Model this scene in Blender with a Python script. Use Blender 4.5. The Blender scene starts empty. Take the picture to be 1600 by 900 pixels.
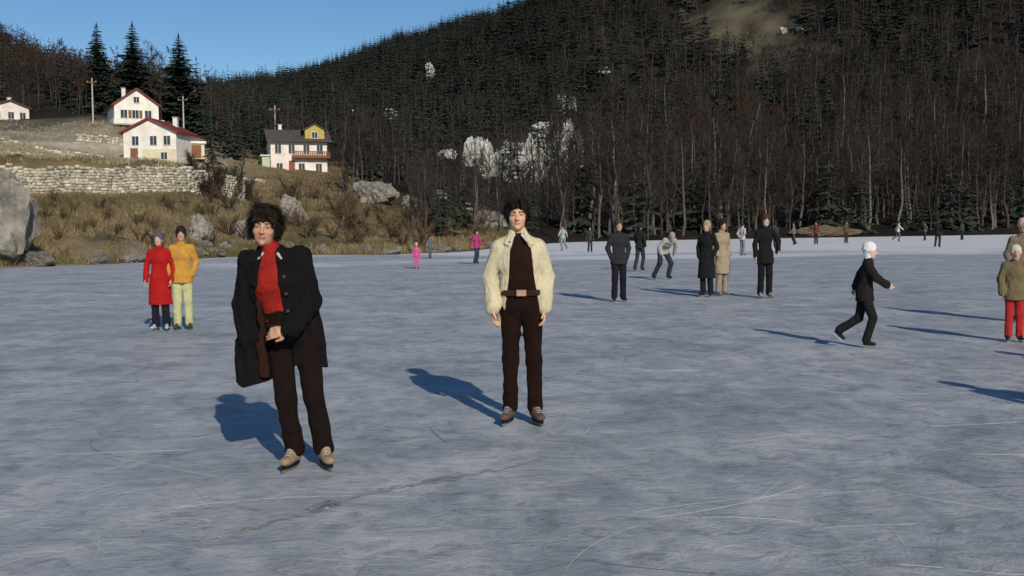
import bpy, math, random
import numpy as np
from mathutils import Matrix, Vector

scene = bpy.context.scene
COL = scene.collection
R = math.radians

# ------------------------------------------------------------------ camera
EYE = 1.6
F_PX = 1600.0                       # focal length in pixels of the 1600 px wide photograph
cam_data = bpy.data.cameras.new('camera')
cam_data.sensor_width = 36.0
cam_data.lens = 36.0
cam_data.clip_start = 0.1
cam_data.clip_end = 6000.0
cam = bpy.data.objects.new('camera', cam_data)
COL.objects.link(cam)
CAM_M = Matrix.Translation((0, 0, EYE)) @ Matrix.Rotation(R(90 - 3.5), 4, 'X') @ Matrix.Rotation(R(-0.5), 4, 'Z')
cam.matrix_world = CAM_M
scene.camera = cam
scene.render.resolution_x = 1024
scene.render.resolution_y = 576

# ------------------------------------------------------------------ sky, sun, exposure
SUN_EL = math.atan2(1.78, math.hypot(1.15, 3.17))
SUN_AZ = math.atan2(1.15, -3.17)     # clockwise from +Y
world = bpy.data.worlds.new('World')
scene.world = world
world.use_nodes = True
wn = world.node_tree
bg = wn.nodes['Background']
sky = wn.nodes.new('ShaderNodeTexSky')
sky.sky_type = 'NISHITA'
sky.sun_disc = False
sky.sun_elevation = SUN_EL
sky.sun_rotation = SUN_AZ
sky.altitude = 900
sky.air_density = 1.0
sky.dust_density = 0.25
sky.ozone_density = 3.0
hs = wn.nodes.new('ShaderNodeHueSaturation')
hs.inputs['Saturation'].default_value = 1.18
wn.links.new(sky.outputs[0], hs.inputs['Color'])
wn.links.new(hs.outputs[0], bg.inputs['Color'])
bg.inputs['Strength'].default_value = 0.086

sd = bpy.data.lights.new('sun', 'SUN')
sd.energy = 4.0
sd.angle = R(0.6)
sd.color = (1.0, 0.89, 0.74)
sun = bpy.data.objects.new('sun', sd)
COL.objects.link(sun)
sun.location = (20, -60, 40)
sun.rotation_euler = Vector((-1.15, 3.17, -1.78)).to_track_quat('-Z', 'Y').to_euler()

scene.view_settings.view_transform = 'Standard'
scene.view_settings.look = 'None'
scene.view_settings.exposure = 0.0
scene.view_settings.gamma = 1.0

# ------------------------------------------------------------------ pixel helpers (direction only; depth from the ground)
_R3 = np.array(CAM_M.to_3x3())
def ray(px, py):
    return _R3 @ np.array([(px - 800) / F_PX, -(py - 450) / F_PX, -1.0])
def on_ice(px, py):
    d = ray(px, py); t = EYE / -d[2]
    return np.array([d[0] * t, d[1] * t, 0.0])
def at_depth(px, py, D):
    d = ray(px, py); t = D / d[1]
    return np.array([d[0] * t, D, EYE + d[2] * t])
def project(p):
    q = _R3.T @ (np.asarray(p, float) - np.array([0, 0, EYE]))
    return 800 + F_PX * q[0] / -q[2], 450 - F_PX * q[1] / -q[2]

# ------------------------------------------------------------------ object helpers
def tag(o, label=None, cat=None, group=None, kind=None):
    if label: o['label'] = label
    if cat: o['category'] = cat
    if group: o['group'] = group
    if kind: o['kind'] = kind
    return o
def empty(name, loc, rz=0.0):
    o = bpy.data.objects.new(name, None)
    o.empty_display_size = 0.2
    o.location = tuple(loc); o.rotation_euler = (0, 0, rz)
    COL.objects.link(o)
    return o
def mesh_np(name, V, Fc, smooth=False, loops=None):
    """V (n,3) array, Fc (m,k) array of k-gons"""
    V = np.asarray(V, np.float32); Fc = np.asarray(Fc, np.int32)
    me = bpy.data.meshes.new(name)
    n, (m, k) = len(V), Fc.shape
    me.vertices.add(n); me.vertices.foreach_set('co', V.ravel())
    me.loops.add(m * k); me.loops.foreach_set('vertex_index', Fc.ravel())
    me.polygons.add(m)
    me.polygons.foreach_set('loop_start', np.arange(0, m * k, k, dtype=np.int32))
    me.polygons.foreach_set('loop_total', np.full(m, k, np.int32))
    if smooth: me.polygons.foreach_set('use_smooth', np.ones(m, bool))
    me.update(calc_edges=True)
    return me
def link(name, me, mat=None, parent=None, loc=None, rz=None):
    o = bpy.data.objects.new(name, me)
    if mat is not None and not me.materials:
        me.materials.append(mat)
    COL.objects.link(o)
    if parent is not None: o.parent = parent
    if loc is not None: o.location = tuple(loc)
    if rz is not None: o.rotation_euler = (0, 0, rz)
    return o
def point_color(me, C, name='tint'):
    a = me.color_attributes.new(name, 'FLOAT_COLOR', 'POINT')
    C = np.asarray(C, np.float32)
    if C.shape[1] == 3: C = np.c_[C, np.ones(len(C), np.float32)]
    a.data.foreach_set('color', C.ravel())

class MB:
    """collects boxes / prisms / tubes and builds ONE mesh object"""
    def __init__(s): s.v = []; s.f = []
    def add(s, V, Fs):
        b = len(s.v); s.v += [tuple(map(float, p)) for p in V]; s.f += [tuple(i + b for i in f) for f in Fs]
        return s
    def box(s, x0, x1, y0, y1, z0, z1):
        return s.add([(x0,y0,z0),(x1,y0,z0),(x1,y1,z0),(x0,y1,z0),(x0,y0,z1),(x1,y0,z1),(x1,y1,z1),(x0,y1,z1)],
                     [(0,3,2,1),(4,5,6,7),(0,1,5,4),(1,2,6,5),(2,3,7,6),(3,0,4,7)])
    def prism(s, P, y0, y1):
        """polygon P in (x,z), extruded along y (P counter-clockwise seen from -y)"""
        n = len(P)
        V = [(x, y0, z) for x, z in P] + [(x, y1, z) for x, z in P]
        Fs = [tuple(range(n)), tuple(range(2*n-1, n-1, -1))]
        Fs += [(i, i+n, (i+1) % n + n, (i+1) % n) for i in range(n)]
        return s.add(V, Fs)
    def tube(s, pts, rad, n=6):
        V, Fs = tube_np(np.array(pts, float), np.array(rad, float) if np.ndim(rad) else np.full(len(pts), rad), n)
        return s.add(V, Fs)
    def build(s, name, mat, parent=None, smooth=False, **k):
        me = bpy.data.meshes.new(name); me.from_pydata(s.v, [], s.f); me.update()
        if smooth: me.polygons.foreach_set('use_smooth', np.ones(len(me.polygons), bool))
        return link(name, me, mat, parent, **k)

def tube_np(P, r, n=5):
    V = []; Fs = []
    k = len(P)
    for i in range(k):
        t = P[min(i+1, k-1)] - P[max(i-1, 0)]; t = t / (np.linalg.norm(t) + 1e-9)
        a = np.cross(t, [0.31, 0.95, 0.07] if abs(t[1]) < .9 else [1, 0, 0]); a /= np.linalg.norm(a)
        b = np.cross(t, a)
        for j in range(n):
            an = 2 * math.pi * j / n
            V.append(P[i] + r[i] * (math.cos(an) * a + math.sin(an) * b))
    for i in range(k-1):
        for j in range(n):
            Fs.append((i*n+j, i*n+(j+1) % n, (i+1)*n+(j+1) % n, (i+1)*n+j))
    return V, Fs

# ------------------------------------------------------------------ noise
def _hash(ix, iy, iz, seed):
    h = (ix.astype(np.int64) * 374761393 + iy.astype(np.int64) * 668265263 + iz.astype(np.int64) * 2147483647 + seed * 144269) & 0xffffffff
    h = ((h ^ (h >> 13)) * 1274126177) & 0xffffffff
    return ((h ^ (h >> 16)) & 0xffff).astype(np.float32) / 65535.0
def vnoise(x, y, z, seed=0):
    x, y, z = np.broadcast_arrays(np.asarray(x, np.float32), np.asarray(y, np.float32), np.asarray(z, np.float32))
    ix, iy, iz = np.floor(x), np.floor(y), np.floor(z)
    fx, fy, fz = x-ix, y-iy, z-iz
    fx = fx*fx*(3-2*fx); fy = fy*fy*(3-2*fy); fz = fz*fz*(3-2*fz)
    r = 0
    for a in (0, 1):
        wa = fx if a else 1-fx
        for b in (0, 1):
            wb = fy if b else 1-fy
            for c in (0, 1):
                wc = fz if c else 1-fz
                r = r + wa*wb*wc*_hash(ix+a, iy+b, iz+c, seed)
    return r*2-1
def fbm(x, y, z=0.0, seed=0, oct=4):
    r = 0; a = 1.0; f = 1.0
    for o in range(oct):
        r = r + a*vnoise(np.asarray(x)*f, np.asarray(y)*f, np.asarray(z)*f, seed+o*17); a *= .5; f *= 2.03
    return r

# ------------------------------------------------------------------ materials
def new_mat(name):
    m = bpy.data.materials.new(name); m.use_nodes = True
    return m, m.node_tree, m.node_tree.nodes['Principled BSDF']
def nd(nt, typ, **k):
    n = nt.nodes.new(typ)
    for a, b in k.items(): setattr(n, a, b)
    return n
def ramp(nt, stops, interp='LINEAR'):
    n = nt.nodes.new('ShaderNodeValToRGB'); cr = n.color_ramp; cr.interpolation = interp
    while len(cr.elements) < len(stops): cr.elements.new(0.5)
    for e, (p, c) in zip(cr.elements, stops):
        e.position = p; e.color = (*c, 1) if len(c) == 3 else c
    return n
def mixc(nt, f, a, b, blend='MIX'):
    n = nt.nodes.new('ShaderNodeMix'); n.data_type = 'RGBA'; n.blend_type = blend
    for i, v in ((0, f), (6, a), (7, b)):
        if hasattr(v, 'is_linked'): nt.links.new(v, n.inputs[i])
        else: n.inputs[i].default_value = v if i == 0 else (*v, 1)
    return n.outputs[2]
def math_n(nt, op, a, b=None, c=None, clamp=False):
    n = nt.nodes.new('ShaderNodeMath'); n.operation = op; n.use_clamp = clamp
    for i, v in enumerate((a, b, c)):
        if v is None: continue
        if hasattr(v, 'is_linked'): nt.links.new(v, n.inputs[i])
        else: n.inputs[i].default_value = v
    return n.outputs[0]
def noise_n(nt, vec, scale, detail=4, rough=.55, dist=0.0):
    n = nt.nodes.new('ShaderNodeTexNoise'); n.inputs['Scale'].default_value = scale
    n.inputs['Detail'].default_value = detail; n.inputs['Roughness'].default_value = rough
    n.inputs['Distortion'].default_value = dist
    if vec is not None: nt.links.new(vec, n.inputs['Vector'])
    return n.outputs[0]
def mapping(nt, vec, scale=(1,1,1), rot=(0,0,0), loc=(0,0,0)):
    n = nt.nodes.new('ShaderNodeMapping'); n.inputs['Scale'].default_value = scale
    n.inputs['Rotation'].default_value = rot; n.inputs['Location'].default_value = loc
    nt.links.new(vec, n.inputs['Vector'])
    return n.outputs[0]
def bump(nt, bsdf, h, strength=.3, dist=.01):
    n = nt.nodes.new('ShaderNodeBump'); n.inputs['Strength'].default_value = strength; n.inputs['Distance'].default_value = dist
    nt.links.new(h, n.inputs['Height']); nt.links.new(n.outputs[0], bsdf.inputs['Normal'])

def plain(name, col, rough=.8, var=.25, scale=6.0, bmp=.2, bdist=.01, fine=None, spec=.3, metal=0.0, sheen=0.0, objrand=0.0, attr=None):
    """a colour with uneven tone, fine relief, optional per-object or per-vertex tint"""
    m, nt, b = new_mat(name)
    tc = nd(nt, 'ShaderNodeTexCoord').outputs['Object']
    n1 = noise_n(nt, tc, scale, 5, .6)
    lo = tuple(c*(1-var) for c in col); hi = tuple(min(1, c*(1+var)) for c in col)
    rp = ramp(nt, [(.3, lo), (.7, hi)]); nt.links.new(n1, rp.inputs[0])
    c = rp.outputs[0]
    if objrand:
        oi = nd(nt, 'ShaderNodeObjectInfo').outputs['Random']
        k = math_n(nt, 'MULTIPLY_ADD', oi, 2*objrand, 1-objrand)
        mx = nd(nt, 'ShaderNodeVectorMath', operation='SCALE'); nt.links.new(c, mx.inputs[0]); nt.links.new(k, mx.inputs['Scale'])
        c = mx.outputs[0]
    if attr:
        at = nd(nt, 'ShaderNodeAttribute', attribute_name=attr).outputs['Color']
        c = mixc(nt, 1.0, c, at, 'MULTIPLY')
    nt.links.new(c, b.inputs['Base Color'])
    b.inputs['Roughness'].default_value = rough
    b.inputs['Specular IOR Level'].default_value = spec
    b.inputs['Metallic'].default_value = metal
    if sheen: b.inputs['Sheen Weight'].default_value = sheen
    n2 = noise_n(nt, tc, fine or scale*8, 4, .6)
    bump(nt, b, n2, bmp, bdist)
    return m
# ================================================================== THE GROUND
# columns: photograph x -> seven (depth in metres, photograph y) points from shore to crest
COLS = [
 (-700, [(30,430),(52,330),(54,285),(120,235),(200,180),(320,60),(430,0)]),
 (-300, [(38,425),(62,315),(64,270),(130,225),(205,175),(325,70),(430,20)]),
 (0,    [(43,419),(70,300),(71.4,254),(135,214),(210,172),(330,100),(430,76)]),
 (180,  [(46.5,412),(73,300),(74.4,253),(138,246),(164,197),(260,158),(420,142)]),
 (290,  [(52,406),(76,300),(77.4,258),(138,257),(172,215),(270,175),(420,160)]),
 (360,  [(56,402),(80,312),(85,288),(140,264),(190,228),(360,176),(900,148)]),
 (460,  [(58,398),(90,322),(100,298),(152,269),(250,217),(500,162),(900,128)]),
 (600,  [(57,399),(85,345),(110,315),(160,272),(260,207),(500,122),(900,86)]),
 (740,  [(63,393),(95,352),(120,322),(170,272),(260,192),(450,97),(800,46)]),
 (830,  [(82,383),(105,354),(130,326),(180,268),(270,182),(430,82),(700,24)]),
 (900,  [(95,378),(112,356),(135,326),(180,270),(270,177),(420,62),(650,-10)]),
 (1100, [(104,374),(116,356),(135,323),(170,270),(240,182),(360,62),(520,-60)]),
 (1300, [(110,372),(120,354),(138,319),(165,270),(220,182),(310,62),(450,-110)]),
 (1600, [(122,366),(130,349),(145,311),(165,261),(210,171),(290,42),(400,-140)]),
 (2300, [(125,360),(132,340),(145,300),(165,250),(210,150),(290,10),(400,-190)]),
]
_cpx = np.array([c[0] for c in COLS], float)
_cD = np.array([[p[0] for p in c[1]] for c in COLS], float)
_cz = np.array([[0.0 if k == 0 else at_depth(c[0], p[1], p[0])[2] for k, p in enumerate(c[1])] for c in COLS])
def profile(px):
    D = np.array([np.interp(px, _cpx, _cD[:, k]) for k in range(7)])
    z = np.array([np.interp(px, _cpx, _cz[:, k]) for k in range(7)])
    return D, z
_gpx = np.arange(-900, 2501, 12.0)
_gD = np.exp(np.linspace(math.log(28), math.log(1500), 420))
_T = np.zeros((len(_gpx), len(_gD)))
for i, px in enumerate(_gpx):
    D, z = profile(px)
    Ds = np.r_[D[0]-12, D[0], D[1:], D[6]*1.35, 3000]; zs = np.r_[-3.0, 0, z[1:], z[6]*.9, z[6]*.5]
    _T[i] = np.interp(_gD, Ds, zs)
for _ in range(3):                                    # soften across columns
    _T[1:-1] = .25*_T[:-2] + .5*_T[1:-1] + .25*_T[2:]
_X = ((_gpx[:, None]-800)/F_PX) * _gD[None, :]
_Y = np.broadcast_to(_gD[None, :], _X.shape)
_land = np.clip(_T/3.0, 0, 1)
_amp = np.clip((_gD[None, :]-40)/260, .12, 2.2)
_T = _T + _land*_amp*(2.6*fbm(_X/38, _Y/38, 0, 3, 4) + .5*fbm(_X/6, _Y/6, 0, 9, 3)) + np.clip(_T, 0, .5)*.6*fbm(_X/2.3, _Y/2.3, 0, 5, 3)
_lgD = np.log(_gD)
def ground_z(x, y):
    x = np.asarray(x, float); y = np.asarray(y, float)
    px = 800 + F_PX*x/np.maximum(y, 1)
    a = np.clip((px-_gpx[0])/12.0, 0, len(_gpx)-1.001); b = np.clip((np.log(np.maximum(y, 28))-_lgD[0])/(_lgD[1]-_lgD[0]), 0, len(_gD)-1.001)
    i = a.astype(int); j = b.astype(int); fa = a-i; fb = b-j
    return (_T[i, j]*(1-fa)+_T[i+1, j]*fa)*(1-fb) + (_T[i, j+1]*(1-fa)+_T[i+1, j+1]*fa)*fb
def on_land(px, py, D0=40, D1=1400):
    """where the sight line through a pixel meets the land"""
    for D in np.exp(np.linspace(math.log(D0), math.log(D1), 900)):
        p = at_depth(px, py, D)
        g = float(ground_z(p[0], p[1]))
        if p[2] <= g: return np.array([p[0], p[1], g])
    return None
def at_px(px, D):
    x = (px-800)/F_PX*D
    return np.array([x, D, float(ground_z(x, D))])

# ---- ice
def ice_material():
    m, nt, b = new_mat('ice')
    geo = nd(nt, 'ShaderNodeNewGeometry').outputs['Position']
    big = noise_n(nt, mapping(nt, geo, (.40, .62, 1), (0, 0, .15)), 1.0, 7, .66, .5)
    mid = noise_n(nt, mapping(nt, geo, (1.5, 1.0, 1), (0, 0, .5)), 1.6, 6, .68, .7)
    base = ramp(nt, [(.33, (.19, .215, .24)), (.5, (.365, .395, .422)), (.67, (.56, .585, .61))])
    k = math_n(nt, 'MULTIPLY_ADD', mid, .55, math_n(nt, 'MULTIPLY', big, .45))
    nt.links.new(k, base.inputs[0])
    c = base.outputs[0]
    # clear dark ice showing in small torn patches
    dk = noise_n(nt, mapping(nt, geo, (1.6, 2.4, 1), (0, 0, -.25)), 2.6, 8, .75, 1.0)
    dr = ramp(nt, [(.36, (1, 1, 1)), (.50, (0, 0, 0))]); nt.links.new(dk, dr.inputs[0])
    c = mixc(nt, math_n(nt, 'MULTIPLY', dr.outputs[0], .6), c, (.15, .165, .185))
    # skate scratches: fine streaks in several directions
    scr = None
    for i, (ang, sx, sy, th) in enumerate([(.22, 34, .8, .66), (-.75, 44, 1.0, .68), (1.25, 38, .6, .69)]):
        mp = mapping(nt, geo, (sx, sy, 1), (0, 0, ang), (i*7.3, i*3.1, 0))
        nn = noise_n(nt, mp, 1.0, 2, .5, .35)
        rr = ramp(nt, [(th, (0, 0, 0)), (th+.07, (1, 1, 1))]); nt.links.new(nn, rr.inputs[0])
        scr = rr.outputs[0] if scr is None else math_n(nt, 'MAXIMUM', scr, rr.outputs[0])
    patch = noise_n(nt, geo, .45, 4, .6)
    pr = ramp(nt, [(.42, (0, 0, 0)), (.66, (1, 1, 1))]); nt.links.new(patch, pr.inputs[0])
    scr = math_n(nt, 'MULTIPLY', scr, pr.outputs[0])
    c = mixc(nt, math_n(nt, 'MULTIPLY', scr, .26), c, (.66, .67, .68))
    # blown snow lying on the ice, thick towards the far shore
    sep = nd(nt, 'ShaderNodeSeparateXYZ'); nt.links.new(geo, sep.inputs[0])
    far = math_n(nt, 'MULTIPLY_ADD', sep.outputs[1], 1/40, -46/40)
    drift = noise_n(nt, mapping(nt, geo, (.05, .16, 1)), 1.0, 6, .62, .3)
    sn = math_n(nt, 'ADD', math_n(nt, 'MULTIPLY', math_n(nt, 'SUBTRACT', drift, .5), 2.4), far)
    sr = ramp(nt, [(.02, (0, 0, 0)), (.35, (1, 1, 1))]); nt.links.new(sn, sr.inputs[0])
    c = mixc(nt, math_n(nt, 'MULTIPLY', sr.outputs[0], .85), c, (.72, .73, .74))
    dust = noise_n(nt, mapping(nt, geo, (.9, 1.7, 1), (0, 0, .2)), 1.6, 9, .75, .6)
    du = ramp(nt, [(.55, (0, 0, 0)), (.74, (1, 1, 1))]); nt.links.new(dust, du.inputs[0])
    c = mixc(nt, math_n(nt, 'MULTIPLY', du.outputs[0], .38), c, (.64, .65, .665))
    nt.links.new(c, b.inputs['Base Color'])
    rg = math_n(nt, 'MULTIPLY_ADD', mid, .3, .38); nt.links.new(rg, b.inputs['Roughness'])
    b.inputs['Specular IOR Level'].default_value = .28
    hgt = math_n(nt, 'ADD', math_n(nt, 'MULTIPLY', scr, -.12), math_n(nt, 'ADD', math_n(nt, 'MULTIPLY', dk, 1.0), math_n(nt, 'MULTIPLY', noise_n(nt, geo, 17, 5, .7), .5)))
    bump(nt, b, hgt, .6, .04)
    return m
M = {}
M['ice'] = ice_material()
me = mesh_np('frozen_lake', [(-2500, -800, 0), (2500, -800, 0), (2500, 3000, 0), (-2500, 3000, 0)], [(0, 1, 2, 3)])
tag(link('frozen_lake', me, M['ice']), kind='structure')

# the long crack across the near ice: a thin open fissure with a raised lip of broken ice
rng = random.Random(4)
pts = [(300, 846), (350, 838), (400, 826), (440, 815), (480, 802), (520, 789), (560, 777), (610, 766), (660, 757), (710, 748), (770, 737), (830, 724)]
P = np.array([on_ice(*p) for p in pts])
tt = np.linspace(0, 1, 160); ss = np.linspace(0, 1, len(P))
Q = np.c_[np.interp(tt, ss, P[:, 0]), np.interp(tt, ss, P[:, 1])]
Q += .018*np.c_[fbm(tt*38, 1.0, 0, 1, 4), fbm(tt*38, 5.0, 0, 2, 4)]
tn = np.gradient(Q, axis=0); tn /= np.linalg.norm(tn, axis=1)[:, None]; nn = np.c_[-tn[:, 1], tn[:, 0]]
w = (.004 + .015*np.clip(fbm(tt*22, 3.0, 0, 7, 3), 0, 1))*np.clip(np.minimum(tt, 1-tt)*6, .15, 1)
rows = []
for off, z in ((-2.6, .003), (-1.3, .007), (-.6, .004), (.6, .004), (1.2, .009), (2.4, .006), (4.0, .003)):
    j = .35*fbm(tt*40, off, 0, 31, 2)
    rows.append(np.c_[Q + nn*(w*(off+j))[:, None], z*(1+.6*fbm(tt*34, off*3, 0, 12, 2))+.002])
n = len(tt); V = np.concatenate(rows); Fq = []
for r_ in range(6):
    for i in range(n-1): Fq.append((r_*n+i, r_*n+i+1, (r_+1)*n+i+1, (r_+1)*n+i))
me = mesh_np('ice_crack', V, Fq)
cc = np.concatenate([np.tile(c, (n, 1)) for c in ((.29,.30,.32), (.25,.26,.28), (.17,.17,.17), (.18,.18,.18), (.24,.25,.26), (.30,.31,.33), (.29,.31,.33))])
point_color(me, cc)
M['crack'] = plain('crack_ice', (1, 1, 1), .5, .2, 20, .4, .01, attr='tint')
tag(link('ice_crack', me, M['crack']), kind='structure')

# skate cuts: thousands of shallow curved grooves with ice dust
def scratches(n, seed, lo, hi, wmin, wmax):
    rs = np.random.RandomState(seed); V = []; Fs = []; b = 0
    for i in range(n):
        D = lo*(hi/lo)**rs.rand(); px = rs.uniform(-120, 1720); x0 = (px-800)/F_PX*D
        L = rs.uniform(.15, 1.5); a0 = rs.uniform(0, math.pi*2); k = rs.normal(0, .5); m = 9
        s = np.linspace(0, L, m); a = a0 + k*s; ds = L/(m-1)
        x = x0 + np.cumsum(np.cos(a))*ds; y = D + np.cumsum(np.sin(a))*ds
        w = rs.uniform(wmin, wmax)*np.sin(np.linspace(.05, math.pi-.05, m))
        V.append(np.c_[x-np.sin(a)*w, y+np.cos(a)*w, np.full(m, .0035+.0015*rs.rand())]); V.append(np.c_[x+np.sin(a)*w, y-np.cos(a)*w, np.full(m, .0035)])
        for q in range(m-1): Fs.append((b+q, b+m+q, b+m+q+1, b+q+1))
        b += 2*m
    return np.concatenate(V), np.array(Fs)
V, Fs = scratches(420, 1, 3.2, 26, .0008, .0020)
M['ice_dust'] = plain('ice_dust', (.52, .55, .58), .7, .25, 3, .3, .005)
tag(link('skate_marks', mesh_np('skate_marks', V, Fs), M['ice_dust']), 'pale curved skate cuts scratched all over the ice', 'skate marks', kind='stuff')
V, Fs = scratches(14, 2, 3.4, 16, .0014, .0036)
M['ice_groove'] = plain('ice_groove', (.10, .12, .15), .45, .25, 3, .3, .005)
tag(link('skate_grooves', mesh_np('skate_grooves', V, Fs), M['ice_groove']), 'dark grooves and gouges cut into the grey ice', 'skate grooves', kind='stuff')

# ---- land
CLEAR = on_land(1165, 55)
def clearing(x, y):
    c = at_px(1165, 360)
    return np.clip(1.35 - np.sqrt(((x-c[0])/19)**2 + ((y-c[1])/60)**2) + .35*fbm(np.asarray(x)/14, np.asarray(y)/14, 0, 77, 3), 0, 1)
gi = np.arange(len(_gpx)); gV = np.c_[_X.ravel(), _Y.ravel(), _T.ravel()]
ni, nj = _T.shape
a = (gi[:-1, None]*nj + np.arange(nj-1)[None, :]).ravel()
me = mesh_np('hillside', gV, np.c_[a, a+nj, a+nj+1, a+1], smooth=True)
gx, gy, gz = gV.T
gpx = 800 + F_PX*gx/gy
litter = np.array([.032, .026, .020]); dry = np.array([.26, .20, .108]); tan = np.array([.215, .19, .125]); pale = np.array([.50, .46, .36]); olive = np.array([.095, .10, .05])
shoreD = np.interp(gpx, _cpx, _cD[:, 0])
left = np.clip((590-gpx)/120, 0, 1)                         # cleared meadows and terraces on the left
mid = np.clip((800-gpx)/160, 0, 1)*np.clip((130-gy)/45, 0, 1)
mea = np.maximum(left*np.clip((182-gy)/30, 0, 1), mid)
n1 = fbm(gx/7, gy/7, 0, 21, 4); n2 = fbm(gx/2.6, gy/4, 0, 22, 3)
col = litter[None, :]*(1+.5*n1[:, None])
gr = dry[None, :]*(1+.35*n2[:, None])
gr = gr*(1-np.clip(n1-.1, 0, 1)[:, None]) + olive*np.clip(n1-.1, 0, 1)[:, None]
terr = np.clip((gy-80)/20, 0, 1)[:, None]
pl_ = terr*np.clip((420-gpx)/80, 0, 1)[:, None]
gr = gr*(1-pl_) + (pale*(.9+.35*n1[:, None]))*pl_
low = np.clip(1-(gy-shoreD)/7, 0, 1)[:, None]*np.clip(.5+n2, 0, 1)[:, None]
gr = gr*(1-low) + np.array([.32, .29, .22])*low
col = col*(1-mea[:, None]) + gr*mea[:, None]
cl = clearing(gx, gy)[:, None]*(gpx > 900)[:, None]
col = col*(1-cl) + (tan*.68*(1+.4*n1[:, None]))*cl
point_color(me, np.clip(col, .01, .8))
m, nt, b = new_mat('earth')
at = nd(nt, 'ShaderNodeAttribute', attribute_name='tint').outputs['Color']
geo = nd(nt, 'ShaderNodeNewGeometry').outputs['Position']
n_a = noise_n(nt, geo, .9, 7, .7)
rp = ramp(nt, [(.25, (.5, .48, .45)), (.75, (1, 1, 1))]); nt.links.new(n_a, rp.inputs[0])
nt.links.new(mixc(nt, 1.0, at, rp.outputs[0], 'MULTIPLY'), b.inputs['Base Color'])
b.inputs['Roughness'].default_value = .95; b.inputs['Specular IOR Level'].default_value = .1
bump(nt, b, noise_n(nt, geo, 2.2, 7, .7), .8, .35)
M['earth'] = m
tag(link('hillside', me, m), kind='structure')

# ================================================================== TREES
def tri_blade(V, Fs, p, q, w, rs):
    """a thin twig: a flat sliver with real width from p to q (two crossed triangles)"""
    d = q-p; a = np.cross(d, rs.normal(size=3)); a = a/(np.linalg.norm(a)+1e-9)*w
    b = np.cross(d, a); b = b/(np.linalg.norm(b)+1e-9)*w
    k = len(V); V += [p-a, p+a, q, p-b, p+b]; Fs += [(k, k+1, k+2), (k+3, k+4, k+2)]
def quads_to_tris(Fs):
    out = []
    for f in Fs:
        if len(f) == 4: out += [(f[0], f[1], f[2]), (f[0], f[2], f[3])]
        else: out.append(f)
    return out
def bare_tree(seed, H=11.0, limbs=16, subs=5, twigs=4, tw=.018, sides=6):
    rs = np.random.RandomState(seed)
    n = 7; P = np.zeros((n, 3)); P[:, 2] = np.linspace(-.4, H*.86, n)
    P[1:, :2] = np.cumsum(rs.normal(0, H*.014, (n-1, 2)), 0)
    r0 = H*.0145; rad = r0*np.linspace(1.15, .16, n)
    TV, TF = tube_np(P, rad, sides); TF = quads_to_tris(TF)
    V = []; Fs = []
    def along(t):
        i = min(int(t*(n-1)), n-2); f = t*(n-1)-i
        return P[i]*(1-f)+P[i+1]*f, rad[i]*(1-f)+rad[i+1]*f
    for l in range(limbs):
        t = .30 + .68*(l+rs.rand())/limbs; p, r = along(t)
        az = rs.rand()*6.283; up = rs.uniform(.45, 1.3)
        d = np.array([math.cos(az), math.sin(az), up]); d /= np.linalg.norm(d)
        L = H*(.40-.26*t)*rs.uniform(.7, 1.25)
        pts = [p]; 
        for s in range(3):
            d = d + rs.normal(0, .16, 3) + np.array([0, 0, .10]); d /= np.linalg.norm(d); pts.append(pts[-1]+d*L/3)
        pts = np.array(pts); rr = max(r*.55, .012)*np.array([1, .72, .45, .12])
        a, f = tube_np(pts, rr, 3); k = len(V); V += a; Fs += [tuple(i+k for i in q) for q in quads_to_tris(f)]
        for s in range(subs):
            u = rs.uniform(.25, 1.0)*3; i = min(int(u), 2); q = pts[i]*(1-(u-i))+pts[i+1]*(u-i)
            e = d*.7 + rs.normal(0, .55, 3) + np.array([0, 0, .28]); e /= np.linalg.norm(e)
            l2 = L*rs.uniform(.25, .55); q2 = q+e*l2
            tri_blade(V, Fs, q, q2, tw*1.5, rs)
            for w_ in range(twigs):
                s0 = q+(q2-q)*rs.uniform(.2, .95); g = e*.6+rs.normal(0, .6, 3)+np.array([0, 0, .2]); g /= np.linalg.norm(g)
                tri_blade(V, Fs, s0, s0+g*l2*rs.uniform(.35, .8), tw, rs)
    return (np.array(TV), np.array(TF)), (np.array(V), np.array(Fs))
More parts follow.
